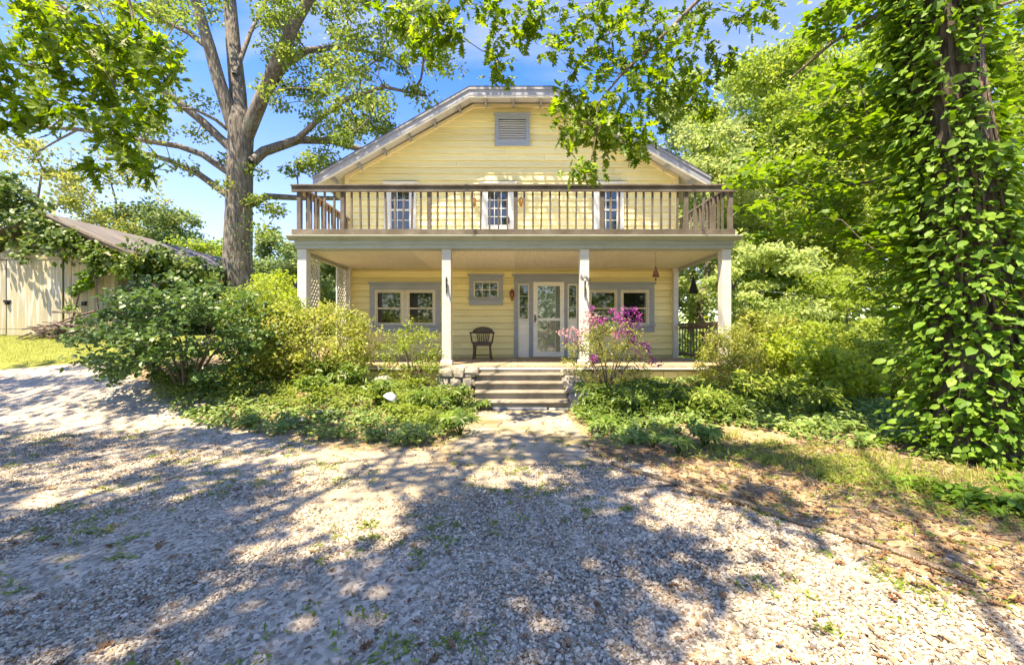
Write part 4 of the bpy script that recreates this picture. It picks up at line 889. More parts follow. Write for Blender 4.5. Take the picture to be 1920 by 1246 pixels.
A = np.concatenate([from_px(inpoly([(480,-120),(900,-120),(850,120),(835,200),(760,235),(640,240),(560,215),(500,190)], 150, ro), YO + ro.normal(size=150) * 1.7),
                    from_px(inpoly([(560,220),(700,215),(740,240),(690,260),(560,300),(575,335),(640,300)], 24, ro), YO + ro.normal(size=24)),
                    from_px(inpoly([(40,-100),(430,-100),(400,60),(300,110),(330,190),(280,330),(220,280),(60,220)], 85, ro), YO + ro.normal(size=85) * 1.5),
                    from_px(np.array([(480,375),(500,385),(430,350),(425,300),(475,320),(520,395),(495,430),(545,320),(380,190),(300,240),(340,310),(370,250)], float), YO + ro.normal(size=12) * .4),
                    from_px(inpoly([(100,-500),(900,-500),(950,-120),(20,-120)], 90, ro), YO + ro.normal(size=90) * 2.2)])
sk.reach(A, ro, .014, .7, .06, .07)
for c in li_: sk.mesh(MB(), [c], 12).build('limb', M['barkoak'], oak, True)
sk.mesh(MB(), sk.chains[len(LM):], 5).build('twig', M['barkoak'], oak, True)['kind'] = 'stuff'
P = clump(A, 135, .62 * ro.uniform(.6, 1.25, len(A)), ro, .6); tt = np.clip(np.repeat(ro.random(len(A)), 135) * .5 + ro.random(len(P)) * .5, 0, 1)
foliage('crown', oak, P, .155 * ro.uniform(.7, 1.25, len(P)), M['L_oak'], 'diamond', droop=.8, tint=tt, rng=ro)
P = from_px(np.stack([ro.uniform(425, 472, 90), ro.uniform(400, 500, 90)], 1), np.full(90, YO - .66))
foliage('creeper_leaf', oak, P, .1, M['L_ivy'], 'diamond', bias=(0, -1, .4), rng=ro)
# the tree on the right, wrapped in climbing vine
rv = np.random.default_rng(17); YV = 4.35
vb = at(1842, 0, YV); vtree = empty('vine_wrapped_tree', (vb[0], YV, float(G(vb[0], YV)) - .05), 'thick dark trunk at the right edge smothered in big light green vine leaves', 'tree')
vt = [at(1845, 905, YV), at(1836, 760, YV), at(1820, 560, YV + .05), at(1795, 350, YV + .1), at(1772, 160, YV + .15), at(1752, 0, YV + .2), at(1730, -160, YV + .3), at(1700, -420, YV + .4), at(1660, -900, YV + .5)]
vr = [.40, .335, .32, .30, .285, .275, .265, .25, .2]
trunk_mesh('trunk', vtree, vt, vr, M['barkvine'], 64, 10, .11, 8, 7, .12)
vts = np.array(vt); NVL = 14000; hz = rv.random(NVL) ** .8 * 6.0
tt_ = hz / 6.0 * 6; Pc = np.stack([np.interp(tt_, np.arange(9), vts[:, k]) for k in range(3)], 1); rr_ = np.interp(tt_, np.arange(9), vr)
ang = rv.uniform(0, 2 * math.pi, NVL); spread = np.where(rv.random(NVL) < .5, rv.uniform(.01, .12, NVL), rv.uniform(.06, .40, NVL) * np.where(np.sin(ang) > -.3, 1.1, .7) * np.where(hz > 3.2, .7, 1))
cov = sines(np.stack([np.cos(ang) * 1.5, np.sin(ang) * 1.5, Pc[:, 2] * 1.5], 1), 12, 1.2); keep = cov > np.where(Pc[:, 2] > 3.3, -.3, -1.1)
off_ = np.stack([np.cos(ang), np.sin(ang), 0 * ang], 1); P = (Pc + off_ * (rr_ + spread)[:, None] + np.array([0, 0, .05]))[keep]; od = off_[keep]
foliage('vine', vtree, P, rv.uniform(.05, .125, len(P)) * np.where(rv.random(len(P)) < .15, 1.25, 1), M['L_vine'], 'ovate', bias=od * .5 + np.array([0, -.1, .75]), spread=.42, droop=.25, tdir=od * 1.2, rng=rv, singles=300, kind='stuff', pick=(-(np.linalg.norm(P - np.array([2.5, 0, 1.4]), axis=1)) - (od[:, 1] > .1) * 9 - (P[:, 2] > 5) * 9))
mb = MB()
for k in range(9):
    a0 = rv.uniform(2.6, 6.4); zz_ = np.linspace(0, 6, 30); q = np.stack([np.interp(zz_, np.arange(9), vts[:, j]) for j in range(3)], 1); r_ = np.interp(zz_, np.arange(9), vr) + .03; a_ = a0 + .5 * np.sin(zz_ * rv.uniform(.8, 1.5) + k) 
    mb.tube(q + np.stack([np.cos(a_) * r_, np.sin(a_) * r_, 0 * a_], 1), .014, 6, False)
mb.build('vine_stem', M['stick'], vtree, True)
sk = Skel(); n0 = limbs(sk, YV, [(1752,0),(1730,-160),(1700,-420)], .1, .08, .3)
for pts, dY, r0 in (([(1740,-60),(1660,20),(1560,80),(1480,150)], 1.2, .05), ([(1775,190),(1690,225),(1600,260),(1500,330)], 1.4, .035), ([(1785,300),(1700,330),(1600,345),(1450,375)], 1.6, .03), ([(1800,420),(1720,440),(1620,470)], 1.2, .03), ([(1765,60),(1850,20),(1960,-20)], .8, .04), ([(1790,280),(1870,240),(1960,220)], .9, .03)): limbs(sk, YV + .1, pts, r0, .012, dY)
Q = np.concatenate([inpoly([(1540,-40),(1745,-40),(1790,330),(1800,430),(1700,520),(1600,470),(1560,330),(1510,120)], 120, rv), inpoly([(1400,290),(1560,300),(1620,430),(1560,480),(1420,450),(1385,380)], 30, rv), inpoly([(1800,-40),(1990,-40),(1990,420),(1850,420)], 55, rv), inpoly([(1600,500),(1760,520),(1780,640),(1680,640)], 22, rv)])
A = from_px(Q, YV + .3 + rv.random(len(Q)) * 1.9); sk.reach(A, rv, .0035, .35, .04, .02)
sk.mesh(MB(), sk.chains[1:], 5).build('branchwork', M['bark'], vtree, True)
P = clump(A, 42, .26 * rv.uniform(.7, 1.3, len(A)), rv, .38); foliage('side_foliage', vtree, P, rv.uniform(.075, .135, len(P)), M['L_beech'], 'ovate', bias=(0, -.1, 1), spread=.38, droop=.3, rng=rv, kind='stuff')

# the tree overhead: trunk behind the camera, crown above it, sprays hanging into the view
rc = np.random.default_rng(23)
over = empty('overhanging_tree', (-7.5, -8.0, 0), 'overhead tree with lobed leaves hanging in front of the roof', 'tree')
trunk_mesh('trunk', over, [(-7.5,-8,-.2), (-7.5,-8,3), (-7.2,-7.6,6), (-6.8,-7,9)], [.5, .42, .36, .3], M['barkoak'], 28, 6, .05, 6)
sk = Skel()
LO = [[(-6.8,-7,9),(-5.2,-3,10.4),(-4.2,1.2,10.8),(-3.2,4.6,11.6),(-2.5,8,12.6)], [(-6.8,-7,9),(-2,-4,11),(1.2,1,11.4),(1.8,6.5,12.2)], [(-2,-4,11),(1.8,-1.2,10),(3.4,2,9),(3.2,4.4,7.7),(2.6,5.2,6.6)], [(-7.2,-7.6,6),(-9,-3.6,7.8),(-10,0,8.4)], [(-7.2,-7.6,6.2),(-6.4,-3,6.6),(-5.2,1.4,6.2),(-4.2,3.6,5)], [(-2,-4,11),(3.6,-3.6,11),(7.5,0,10.8)]]
li_ = [sk.limb(l, .06, .02) for l in LO]
SUNNY = [(-1.25,2.95,.45,.5), (-.1,3.85,.4,.1), (1.75,1.75,.9,.22), (2.9,2.6,.5,.3), (5.2,4.4,1.6,1.3), (4.2,5.2,1.5,.5), (-3.6,3.3,.65,.16), (-3.4,4.35,.8,.2), (-2.1,1.75,.6,.25), (1.15,2.95,.3,.18), (-1.6,4.5,1.0,.25), (-.6,2.2,.1,.1), (-6.5,5.4,1.3,.3), (2.1,3.9,.5,.2), (3.4,3.6,.5,.2), (-5.4,3.9,.8,.14), (1.9,2.4,.25,.2)]
land = np.stack([rc.uniform(-11, 8.5, 1150), rc.uniform(-.5, 5.3, 1150)], 1); zc = rc.uniform(9.3, 12.3, 1150)
ok_ = np.ones(1150, bool)
for cx, cy_, ra, rb_ in SUNNY: ok_ &= ((land[:, 0] - cx) / (ra + .22)) ** 2 + ((land[:, 1] - cy_) / (rb_ + .22)) ** 2 > 1
land, zc = land[ok_], zc[ok_]; kx, ky = SUNV[0] / SUNV[2], SUNV[1] / SUNV[2]
l2 = np.stack([rc.uniform(-12.5, -5.2, 230), rc.uniform(5.0, 8.8, 230)], 1); l2 = l2[np.abs(((l2[:, 1] + .12 * l2[:, 0]) % 1.1) - .55) > .2]; land = np.concatenate([land, l2]); zc = np.concatenate([zc, rc.uniform(9.5, 11.5, len(l2))])
for (xa_, xb_, ya_, yb_, n_c) in ((-2.6, .4, 1.4, 2.35, 50), (-4.6, -1.9, 2.1, 3.2, 45), (-.6, .9, 2.5, 3.5, 35)):
    land = np.concatenate([land, np.stack([rc.uniform(xa_, xb_, n_c), rc.uniform(ya_, yb_, n_c)], 1)]); zc = np.concatenate([zc, rc.uniform(9.3, 12, n_c)])
CA = np.stack([land[:, 0] + kx * zc, land[:, 1] + ky * zc, zc], 1)
nf = 85; wz = rc.uniform(3.0, 5.9, nf); wx = rc.uniform(-5.2, 5, nf); zf = rc.uniform(11.2, 13.5, nf)
gap = (((wx + 1.9) / .8) ** 2 + ((wz - 4.5) / .7) ** 2 > 1) & (((wx - .9) / .8) ** 2 + ((wz - 5.6) / .18) ** 2 > 1) & (((wx - 2.2) / .25) ** 2 + ((wz - 4.6) / .5) ** 2 > 1) 
CB = np.stack([wx + kx * (zf - wz), YW + ky * (zf - wz), zf], 1)[gap]
CA = np.concatenate([CA, CB]); vis = (CA[:, 1] > .3) & (623 - F * (CA[:, 2] - .5 - CAMZ) / np.maximum(CA[:, 1] + .5, .3) > -30); CA = CA[~vis] if False else CA[(CA[:, 1] <= .3) | (623 - F * (CA[:, 2] - .5 - CAMZ) / np.maximum(CA[:, 1] + .5, .3) < -30)]
C1 = [(1000,25),(1050,15),(1090,40),(1130,15),(1180,30),(1230,35),(1280,25),(1330,15),(1380,25),(985,70),(1000,50),(965,60),(1060,75),(1100,85),(1150,65),(1200,80),(1250,85),(1300,60),(1330,95),(1370,105),(1080,115),(1120,135),(1165,115),(1210,140),(1250,125),(1290,140),(1320,165),(1350,130),(1060,165),(1100,178),(1140,180),(1190,165),(1230,190),(1270,190),(1310,195),(1050,215),(1075,240),(1110,215),(1140,215),(1060,268),(1182,250),(1190,285),(1115,250),(1140,280),(1078,312),(1112,320),(1215,210),(1165,230),(1085,205),(1030,90),(1420,40),(1440,15),(925,20),(935,60),(922,95),(938,120),(935,140),(950,30),(1250,225),(1330,210),(900,5),(870,10)]
C1 += [(1100,55),(1160,40),(1220,60),(1270,55),(1180,120),(1235,110),(1290,105),(1140,100),(1060,195),(1100,200),(1160,200),(1130,235),(1085,250),(1200,235),(1170,265),(1130,265),(1205,270),(1230,165),(1300,170),(1255,150),(1010,10),(1120,5),(1200,5)]
C2 = [(90,25),(130,55),(70,65),(60,108),(110,118),(160,85),(200,55),(240,35),(270,68),(300,88),(322,125),(280,118),(230,128),(180,148),(140,158),(88,188),(120,208),(78,222),(170,198),(210,188),(250,168),(282,190),(250,218),(200,238),(220,268),(242,300),(268,312),(180,312),(10,158),(22,190),(5,118),(14,228),(0,88),(150,20),(100,75),(190,110),(255,95),(225,85),(310,140),(60,20)]
C3 = [(760,20),(800,28),(838,50),(800,78),(770,98),(818,100),(855,62),(722,22),(745,45),(830,20),(790,50)]
A1 = from_px(np.array(C1, float), 4.9 + rc.random(len(C1)) * .9); A2 = from_px(np.array(C2, float), 3.7 + rc.random(len(C2)) * .7); A3 = from_px(np.array(C3, float), 4.6 + rc.random(len(C3)) * .5)
limbs(sk, 5.2, [(1400,-120),(1330,-20),(1250,60),(1165,140),(1120,195),(1118,250),(1108,305)], .03, .006); limbs(sk, 4.0, [(60,-140),(90,-20),(140,60),(210,150),(240,250)], .022, .006); limbs(sk, 4.8, [(900,-120),(860,-30),(820,40),(790,80)], .02, .006); limbs(sk, 4.0, [(240,-160),(230,-60),(250,40),(285,110)], .018, .006)
sk.reach(np.concatenate([A1, A2, A3]), rc, .0028, .3, .02, .012); sk.reach(CA[::3], rc, .012, 1.2, .03, .06)
sk.mesh(MB(), None, 6).build('branchwork', M['bark'], over, True)
P = clump(CA, 36, .46 * rc.uniform(.7, 1.2, len(CA)), rc, .6); foliage('crown', over, P, rc.uniform(.13, .2, len(P)), M['L_over'], 'diamond', rng=rc)
AA = np.concatenate([A1, A2, A3]); NPC = 22; P = clump(AA, NPC, np.concatenate([np.full(len(A1), .19), np.full(len(A2), .15), np.full(len(A3), .17)]), rc, 1.0)
foliage('hanging_spray', over, P, rc.uniform(.10, .19, len(P)), M['L_spray'], 'lobed', bias=(0, -.5, .45), spread=.55, droop=1.6, rng=rc, singles=280, kind='stuff')

# woods beyond the house on the right, trees beyond the shed on the left
rt = np.random.default_rng(41)
def tree_px(name, px, Y, top, cr, label, leaf, group, **k):
    x = (px - 960) * Y / F; g = float(G(x, Y)); H = CAMZ + (623 - top) * Y / F - g
    return gen_tree(name, x, Y, H, cr, label, leaf, rt, group=group, **k)
WG, LG = 'tall trees in the woods right of the house', 'trees beyond the shed'
tree_px('forest_tree', 1300, 21, 150, 3.4, 'thin pale tree just right of the roof end, sky showing through it', 'L_forB', WG, n_att=80, per=150, ls=.2, cz=.6, chh=.4, crad=.8)
tree_px('forest_tree', 1452, 17, 45, 3.3, 'tallest bright yellow-green tree, to the right of the balcony', 'L_forA', WG, n_att=110, per=170, ls=.19, cz=.6, chh=.42, crad=.8)
tree_px('forest_tree', 1326, 15, 240, 2.2, 'tree whose grey trunk shows through the right end of the porch', 'L_forB', WG, n_att=60, per=140, ls=.16, trunk_r=.17, cz=.62, chh=.4)
tree_px('forest_tree', 1522, 15.5, 150, 2.7, 'tree with a dark bare trunk midway between porch and vine tree', 'L_forA', WG, n_att=75, per=160, ls=.17, trunk_r=.19, cz=.64, chh=.38)
tree_px('forest_tree', 1400, 27, 130, 4.6, 'far pale tree behind the right end of the balcony rail', 'L_forB', WG, n_att=90, per=150, ls=.27, crad=1.1)
tree_px('forest_tree', 1565, 23, 40, 4.2, 'bright tree behind the side branches of the vine tree', 'L_forA', WG, n_att=95, per=160, ls=.24, crad=1.0)
tree_px('forest_tree', 1690, 24, 60, 4.2, 'tree half hidden directly behind the vine-wrapped trunk', 'L_forB', WG, n_att=80, per=140, ls=.25, crad=1.0)
tree_px('forest_tree', 1830, 16, 10, 3.6, 'green tree in the gap right of the vine-wrapped trunk', 'L_forA', WG, n_att=80, per=150, ls=.2)
tree_px('forest_tree', 1960, 20, 0, 4.5, 'tree at the far right edge behind the vine leaves', 'L_forC', WG, n_att=80, per=150, ls=.24)
tree_px('forest_tree', 1640, 34, 250, 6, 'distant low tree closing the gap in the woods', 'L_blue', WG, n_att=80, per=130, ls=.36, crad=1.5)
tree_px('forest_tree', 1480, 36, 260, 6, 'distant rounded tree seen beyond the porch corner', 'L_blue', WG, n_att=80, per=130, ls=.36, crad=1.5)
tree_px('dogwood', 1432, 12.0, 440, 1.6, 'small layered pale tree just outside the right porch column', 'L_forB', 'small layered trees at the edge of the woods', n_att=60, per=110, ls=.12, trunk_r=.06, cz=.62, chh=.36, crad=.45, flat=.3)
tree_px('dogwood', 1590, 12.5, 470, 1.8, 'small layered pale tree below the gap of sky in the woods', 'L_forA', 'small layered trees at the edge of the woods', n_att=60, per=110, ls=.12, trunk_r=.06, cz=.62, chh=.36, crad=.45, flat=.3)
tree_px('spring_tree', 70, 20, 255, 2.6, 'yellow-leaved tree behind the creeper on the shed roof', 'L_gold', LG, n_att=46, per=70, ls=.19)
tree_px('spring_tree', 215, 25, 285, 3.2, 'sparse pale tree with bare twigs above the shed roof', 'L_gold', LG, n_att=60, per=45, ls=.2, crad=.9)
tree_px('spring_tree', 275, 27, 345, 3.0, 'rounded soft green tree above the low end of the shed roof', 'L_blue', LG, n_att=80, per=130, ls=.24, crad=.9, cz=.55)
tree_px('spring_tree', 395, 24, 425, 2.0, 'low bright tree tucked left of the oak trunk', 'L_forA', LG, n_att=50, per=120, ls=.2, cz=.55)
tree_px('spring_tree', 505, 27, 432, 2.2, 'blue-green tree between the oak trunk and the porch corner', 'L_blue', LG, n_att=60, per=130, ls=.22, cz=.55, chh=.45)
tree_px('spring_tree', 610, 21, 470, 2.6, 'pale tree seen through the left end of the porch', 'L_forB', LG, n_att=70, per=130, ls=.19, cz=.5, chh=.48)
tree_px('spring_tree', 560, 33, 500, 3.2, 'distant tree low behind the left porch column', 'L_blue', LG, n_att=50, per=120, ls=.3, cz=.5, chh=.48)
# undergrowth as a mass
def mass(name, xs, ys, n, h, mat, ls, label, seed):
    r = np.random.default_rng(seed); x = r.uniform(*xs, n); y = r.uniform(*ys, n); c = sines(np.stack([x * .9, y * .9, 0 * x], 1), seed, .9)
    z = G(x, y) + r.random(n) ** .8 * h * (.65 + .45 * c); o = foliage(name, None, np.stack([x, y, z], 1), r.uniform(.7, 1.3, n) * ls, M[mat], 'diamond', rng=r); return tag(o, label, 'undergrowth', None, 'stuff')
mass('undergrowth', (6.5, 30), (12.5, 30), 26000, 3.2, 'L_forA', .21, 'mass of leafy undergrowth filling the floor of the woods', 3)
mass('undergrowth', (-30, -5.5), (19.5, 34), 14000, 3.0, 'L_forC', .24, 'leafy undergrowth beyond the shed and behind the oak', 4)
mass('undergrowth', (9, 60), (31, 39), 16000, 8.5, 'L_forB', .42, 'pale thicket closing the gaps low in the woods on the right', 8)
mass('undergrowth', (-60, 80), (40, 58), 24000, 7.5, 'L_blue', .6, 'far belt of trees closing the view behind the house', 5)

mass('undergrowth', (-50, 50), (-34, -17), 26000, 13.0, 'L_forC', .55, 'belt of trees across the drive, facing the house', 6)
# ------------------------------------------------------------------ creeper on the shed, shrubs
rs = np.random.default_rng(51)
def creeper(base, A, per, rad, ls, label, seed, leaf='L_ivy', group='creepers on the shed'):
    r = np.random.default_rng(seed); e = empty('creeper', base, label, 'creeper', group); sk = Skel(); A = np.array(A); c = A.mean(0)
    sk.limb([np.array(base), np.array(base) * .5 + c * .5, c], .03, .015); sk.reach(A, r, .004, .6, .02, .02); sk.mesh(MB(), None, 5).build('stem', M['stick'], e, True)
    P = clump(A, per, rad * r.uniform(.7, 1.3, len(A)), r, .8); tt = np.clip(np.repeat(r.random(len(A)) ** 1.5, per) * .6 + r.random(len(P)) * .4, 0, 1)
    foliage('foliage', e, P, ls * r.uniform(.7, 1.3, len(P)), M[leaf], 'ovate', bias=(.1, -.5, .6), spread=.55, droop=.8, tint=tt, rng=r)
A = np.concatenate([from_px(inpoly([(-120,330),(20,335),(75,385),(100,425),(110,455),(60,478),(-120,478)], 75, rs), 11.6 + rs.random(75) * .9), from_px(inpoly([(60,390),(120,440),(150,470),(110,475),(70,440)], 14, rs), np.full(14, 11.6))])
creeper((-16.2, 11.7, 1.3), A, 60, .38, .15, 'dark creeper heaped over the left gable of the shed', 52)
A = from_px(inpoly([(105,432),(190,462),(262,478),(255,505),(190,520),(150,500),(165,475),(110,450)], 30, rs), np.full(30, 11.65) - rs.random(30) * .1)
creeper((-12.3, 11.8, 1.2), A, 42, .22, .13, 'lighter creeper trailing along the front edge of the shed roof', 53)
A = from_px(inpoly([(150,500),(172,515),(160,545),(130,585),(118,575),(140,530)], 12, rs), np.full(12, 11.75))
creeper((-13.3, 11.8, 1.2), A, 26, .15, .12, 'thin creeper shoots climbing the shed planks beside the doors', 54, 'L_vine')
yy = rs.uniform(12.1, 18.6, 130); zt = rs.random(130)
A = np.stack([-11.75 + rs.random(130) * .55, yy, 1.0 + zt * (ez - .75)], 1)
A = np.concatenate([A, np.stack([rs.uniform(-11.6, -10.7, 60), rs.uniform(12.6, 15.2, 60), 1.2 + rs.random(60) ** .6 * 2.5], 1)])
creeper((-11.6, 12.5, 1.2), A, 75, .42, .15, 'red-tinged creeper covering the whole side wall of the shed', 55)
def base_px(px, Y): x = (px - 960) * Y / F; return (x, Y, float(G(x, Y)))
shrub('broadleaf_shrub', base_px(350, 6.75), (1.5, 1.15, 1.08), 'large dark green broad-leaved shrub at the edge of the gravel', 'L_hyd', np.random.default_rng(61), 170, 46, .084, .27, 'ovate', stems=9, bias=(0, -.2, .8), spread=.45, flat=.5, singles=300, r_tip=.0045, shell=.45)
SG = 'azaleas in front of the porch'
shrub('azalea_bush', base_px(585, 7.55), (1.25, .75, .85), 'yellow-green azalea bush with bare twiggy stems, left of the window', 'L_az', np.random.default_rng(62), 190, 62, .06, .22, stems=11, group=SG, shell=.55)
shrub('azalea_bush', base_px(500, 7.9), (.85, .7, 1.0), 'bright azalea bush pressed behind the dark broad-leaved shrub', 'L_az2', np.random.default_rng(63), 120, 64, .06, .22, stems=8, group=SG, shell=.5)
shrub('lime_shrub', base_px(515, 11.2), (1.0, .8, 1.05), 'lime green shrub between the creeper and the left porch column', 'L_lime', np.random.default_rng(64), 90, 70, .07, .25, stems=6, shell=.4)
shrub('slender_shrub', base_px(775, 7.65), (.62, .42, .72), 'slender open green shrub in front of the white column left of the steps', 'L_az2', np.random.default_rng(65), 80, 30, .052, .16, stems=7, shell=.45)
shrub('azalea_bush', base_px(1368, 7.6), (.62, .5, .66), 'twiggy olive azalea bush in front of the lower porch railing', 'L_az', np.random.default_rng(66), 110, 52, .048, .18, stems=9, group=SG, shell=.55)
EG = 'loose shrubs along the edge of the woods'
for k, (px, Y, rad, lab, lf) in enumerate(((1425, 8.6, (.85,.7,.95), 'yellow-tipped shrub right of the last porch column', 'L_az'), (1500, 7.9, (.8,.7,.75), 'bright shrub sloping down from the porch corner', 'L_lime'), (1590, 8.6, (.95,.8,.95), 'taller green shrub below the small layered trees', 'L_az2'), (1665, 7.4, (.8,.7,.7), 'shrub just left of the vine-wrapped trunk', 'L_az2'), (1560, 6.9, (.65,.55,.5), 'low bright shrub at the foot of the wooded slope', 'L_lime'), (1740, 9.5, (1.2,.9,1.2), 'shrub showing behind the base of the vine-wrapped trunk', 'L_forC'), (1905, 6.8, (.9,.7,.8), 'shrub at the right edge beyond the vine-wrapped trunk', 'L_az2'), (1480, 10.3, (1.2,1.0,1.3), 'broad pale shrub behind the others below the porch corner', 'L_forA'))):
    shrub('edge_shrub', base_px(px, Y), rad, lab, lf, np.random.default_rng(70 + k), 85, 40, .085, .19, stems=9, group=EG, shell=.4)
# flowering azalea
fz = base_px(1140, 7.6); rf = np.random.default_rng(91)
faz = shrub('flowering_azalea', fz, (.92, .5, .82), 'open azalea with magenta and pale pink blossom right of the front door', 'L_az', rf, 110, 32, .045, .15, stems=9, shell=.5)
def blooms(pts, mat, name, per, rad):
    A = from_px(np.array(pts, float), 7.05 + rf.random(len(pts)) * .3)
    P = clump(A, per, rad, rf, .8); foliage(name, faz, P, rf.uniform(.035, .06, len(P)), M[mat], 'diamond', bias=(0, -.6, .4), spread=.7, rng=rf)
blooms([(1150,585),(1160,590),(1170,580),(1178,590),(1190,585),(1165,600),(1180,605),(1195,600),(1155,595),(1118,600),(1125,602),(1110,577),(1175,600),(1185,580),(1168,612),(1155,625),(1160,628),(1180,625),(1190,640),(1212,648),(1205,645),(1115,668),(1110,672),(1218,670),(1222,680),(1238,682),(1186,633),(1195,612),(1130,598),(1198,595),(1172,622),(1215,655)], 'fl_pink', 'magenta_blossom', 20, .09)
blooms([(1100,590),(1108,600),(1095,600),(1090,622),(1080,625),(1068,630),(1072,640),(1062,622),(1088,632),(1110,612),(1105,585),(1075,618),(1060,640),(1098,615),(1084,640),(1190,655),(1200,662),(1112,594),(1053,624)], 'fl_pale', 'pale_blossom', 22, .09)

# ------------------------------------------------------------------ beds
LB = [(-5.9,6.5),(-4.4,5.6),(-3.2,5.2),(-2.1,4.95),(-1.15,4.75),(-.85,5.2),(-.66,6.4),(-.76,7.5),(-4.5,8.0),(-6.6,7.6)]
RB = [(1.06,6.8),(1.04,5.15),(1.35,4.75),(2.1,4.8),(2.7,5.25),(3.3,5.5),(4.0,4.75),(4.5,4.2),(5.6,3.9),(6.5,6.6),(5.5,8.1),(1.4,7.9)]
def cover(name, poly, n, zr, ls, mat, shape, label, seed, amp=.5, thin=0.0, tufts=900, rad=.13):
    r = np.random.default_rng(seed); Q = inpoly(poly, tufts, r); c = sines(np.stack([Q[:, 0] * 1.6, Q[:, 1] * 1.6, 0 * Q[:, 0]], 1), seed, 1.0)
    Q, c = Q[c > thin], c[c > thin]; C = np.stack([Q[:, 0], Q[:, 1], G(Q[:, 0], Q[:, 1]) + zr * (.45 + amp * c)], 1); per = max(1, n // max(1, len(C)))
    P = clump(C, per, rad, r, .55); P[:, 2] = np.maximum(P[:, 2], G(P[:, 0], P[:, 1]) + .015); tt = np.clip(np.repeat(r.random(len(C)), per) * .55 + r.random(len(P)) * .45, 0, 1)
    o = foliage(name, None, P, ls * r.uniform(.65, 1.3, len(P)), M[mat], shape, bias=(0, -.15, 1), spread=.45, tint=tt, rng=r); return tag(o, label, 'ground cover', None, 'stuff')
cover('ground_cover', LB, 15000, .16, .062, 'L_cover', 'ovate', 'pale scalloped ground cover filling the left bed', 101, .4, -.6)
cover('ground_cover', LB[5:] + LB[:1] + [(-4.6,6.3),(-2.2,5.9)], 8000, .3, .085, 'L_az2', 'narrow', 'taller leafy perennials at the back of the left bed', 102, .6, -.15, 420, .17)
cover('ground_cover', RB, 13000, .17, .075, 'L_cover', 'ovate', 'mixed dark and pale ground cover filling the right bed', 103, .45, -.45)
cover('ground_cover', [(1.06,6.9),(1.1,5.6),(2.4,5.8),(4.5,5.8),(5.5,7.6),(1.4,7.9)], 8000, .3, .1, 'L_hell', 'narrow', 'broad strappy leaves at the back of the right bed', 104, .6, -.1, 420, .17)
cover('ground_cover', [(3.0,3.3),(4.2,2.6),(6.5,3.0),(6.5,4.6),(4.2,4.4)], 2600, .09, .075, 'L_vine', 'ovate', 'sprawling light green creeper on the ground round the vine tree', 105, .4, -.05, 260, .14)
cover('ground_cover', [(1.2,4.7),(2.4,3.4),(3.6,2.6),(4.2,3.6),(3.4,5.0)], 3200, .05, .05, 'L_az2', 'narrow', 'patchy weeds on the bare earth beside the fallen pole', 106, .4, .1, 300, .16)
def palmate(px, py, s, label, seed, n_st=6):
    r = np.random.default_rng(seed); Y = F * (CAMZ - .02) / (py - 623); x = (px - 960) * Y / F; g = float(G(x, Y)); Y = F * (CAMZ - g) / (py - 623); x = (px - 960) * Y / F; g = float(G(x, Y))
    e = empty('hellebore', (x, Y, g), label, 'plant', 'palmate-leaved plants along the bed edges'); mb = MB(); Pl, Td, Nn = [], [], []
    for k in range(n_st):
        t = 2 * math.pi * k / n_st + r.normal() * .3; L = s * r.uniform(.55, 1); tip = np.array([x + math.cos(t) * L * .6, Y + math.sin(t) * L * .6 - .05*s, g + L * r.uniform(.75, 1.0)])
        mb.tube([(x, Y, g - .02), ((x + tip[0]) / 2, (Y + tip[1]) / 2, g + L * .6), tip], [.008, .007, .005], 5)
        for j in range(8):
            a = 2 * math.pi * j / 8 + r.normal() * .1; out = np.array([math.cos(a), math.sin(a), -.25]); Pl.append(tip); Td.append(out); Nn.append(np.array([math.cos(t) * .3, math.sin(t) * .3 - .35, 1]))
    mb.build('stem', M['L_hell'], e, True)
    foliage('foliage', e, np.array(Pl), s * .55 * r.uniform(.8, 1.15, len(Pl)), M['L_hell'], 'narrow', bias=np.array(Nn) * 3, spread=.25, droop=.1, tdir=np.array(Td) * 4, rng=r, singles=len(Pl))
palmate(862, 815, .30, 'biggest palmate plant, at the left edge of the path', 1, 8)
palmate(905, 770, .22, 'yellowing palmate plant close to the foot of the steps', 2)
palmate(1272, 850, .25, 'palmate plant lying nearest the bare earth in the right bed', 3)
palmate(1322, 838, .28, 'upright palmate plant at the right end of the bed front', 4, 7)
palmate(1125, 812, .26, 'palmate plant leaning over the right edge of the path', 5)
palmate(1225, 838, .2, 'small palmate seedling between two larger ones in the right bed', 6, 4)
palmate(815, 770, .28, 'palmate clump behind the biggest one in the left bed', 7, 7)
def peony(px, Y, s, label, seed, leaf='L_hell', shape='narrow'):
    r = np.random.default_rng(seed); b = base_px(px, Y); e = empty('leafy_perennial', b, label, 'plant', 'leafy perennials in the beds'); A = []; mb = MB()
    for k in range(14):
        t = r.random() * 6.28; q = np.array(b) + np.array([math.cos(t) * s * r.uniform(.15, .75), math.sin(t) * s * r.uniform(.15, .6), s * r.uniform(.55, 1.05)]); mb.tube([b, (np.array(b) + q) / 2 + np.array([0, 0, s * .15]), q], [.008, .006, .004], 5); A.append(q)
    mb.build('stem', M['L_hell'], e, True); P = clump(A, 16, s * .24, r, .7)
    foliage('foliage', e, P, s * .3 * r.uniform(.7, 1.2, len(P)), M[leaf], shape, bias=(0, -.3, 1), spread=.4, droop=.3, rng=r)
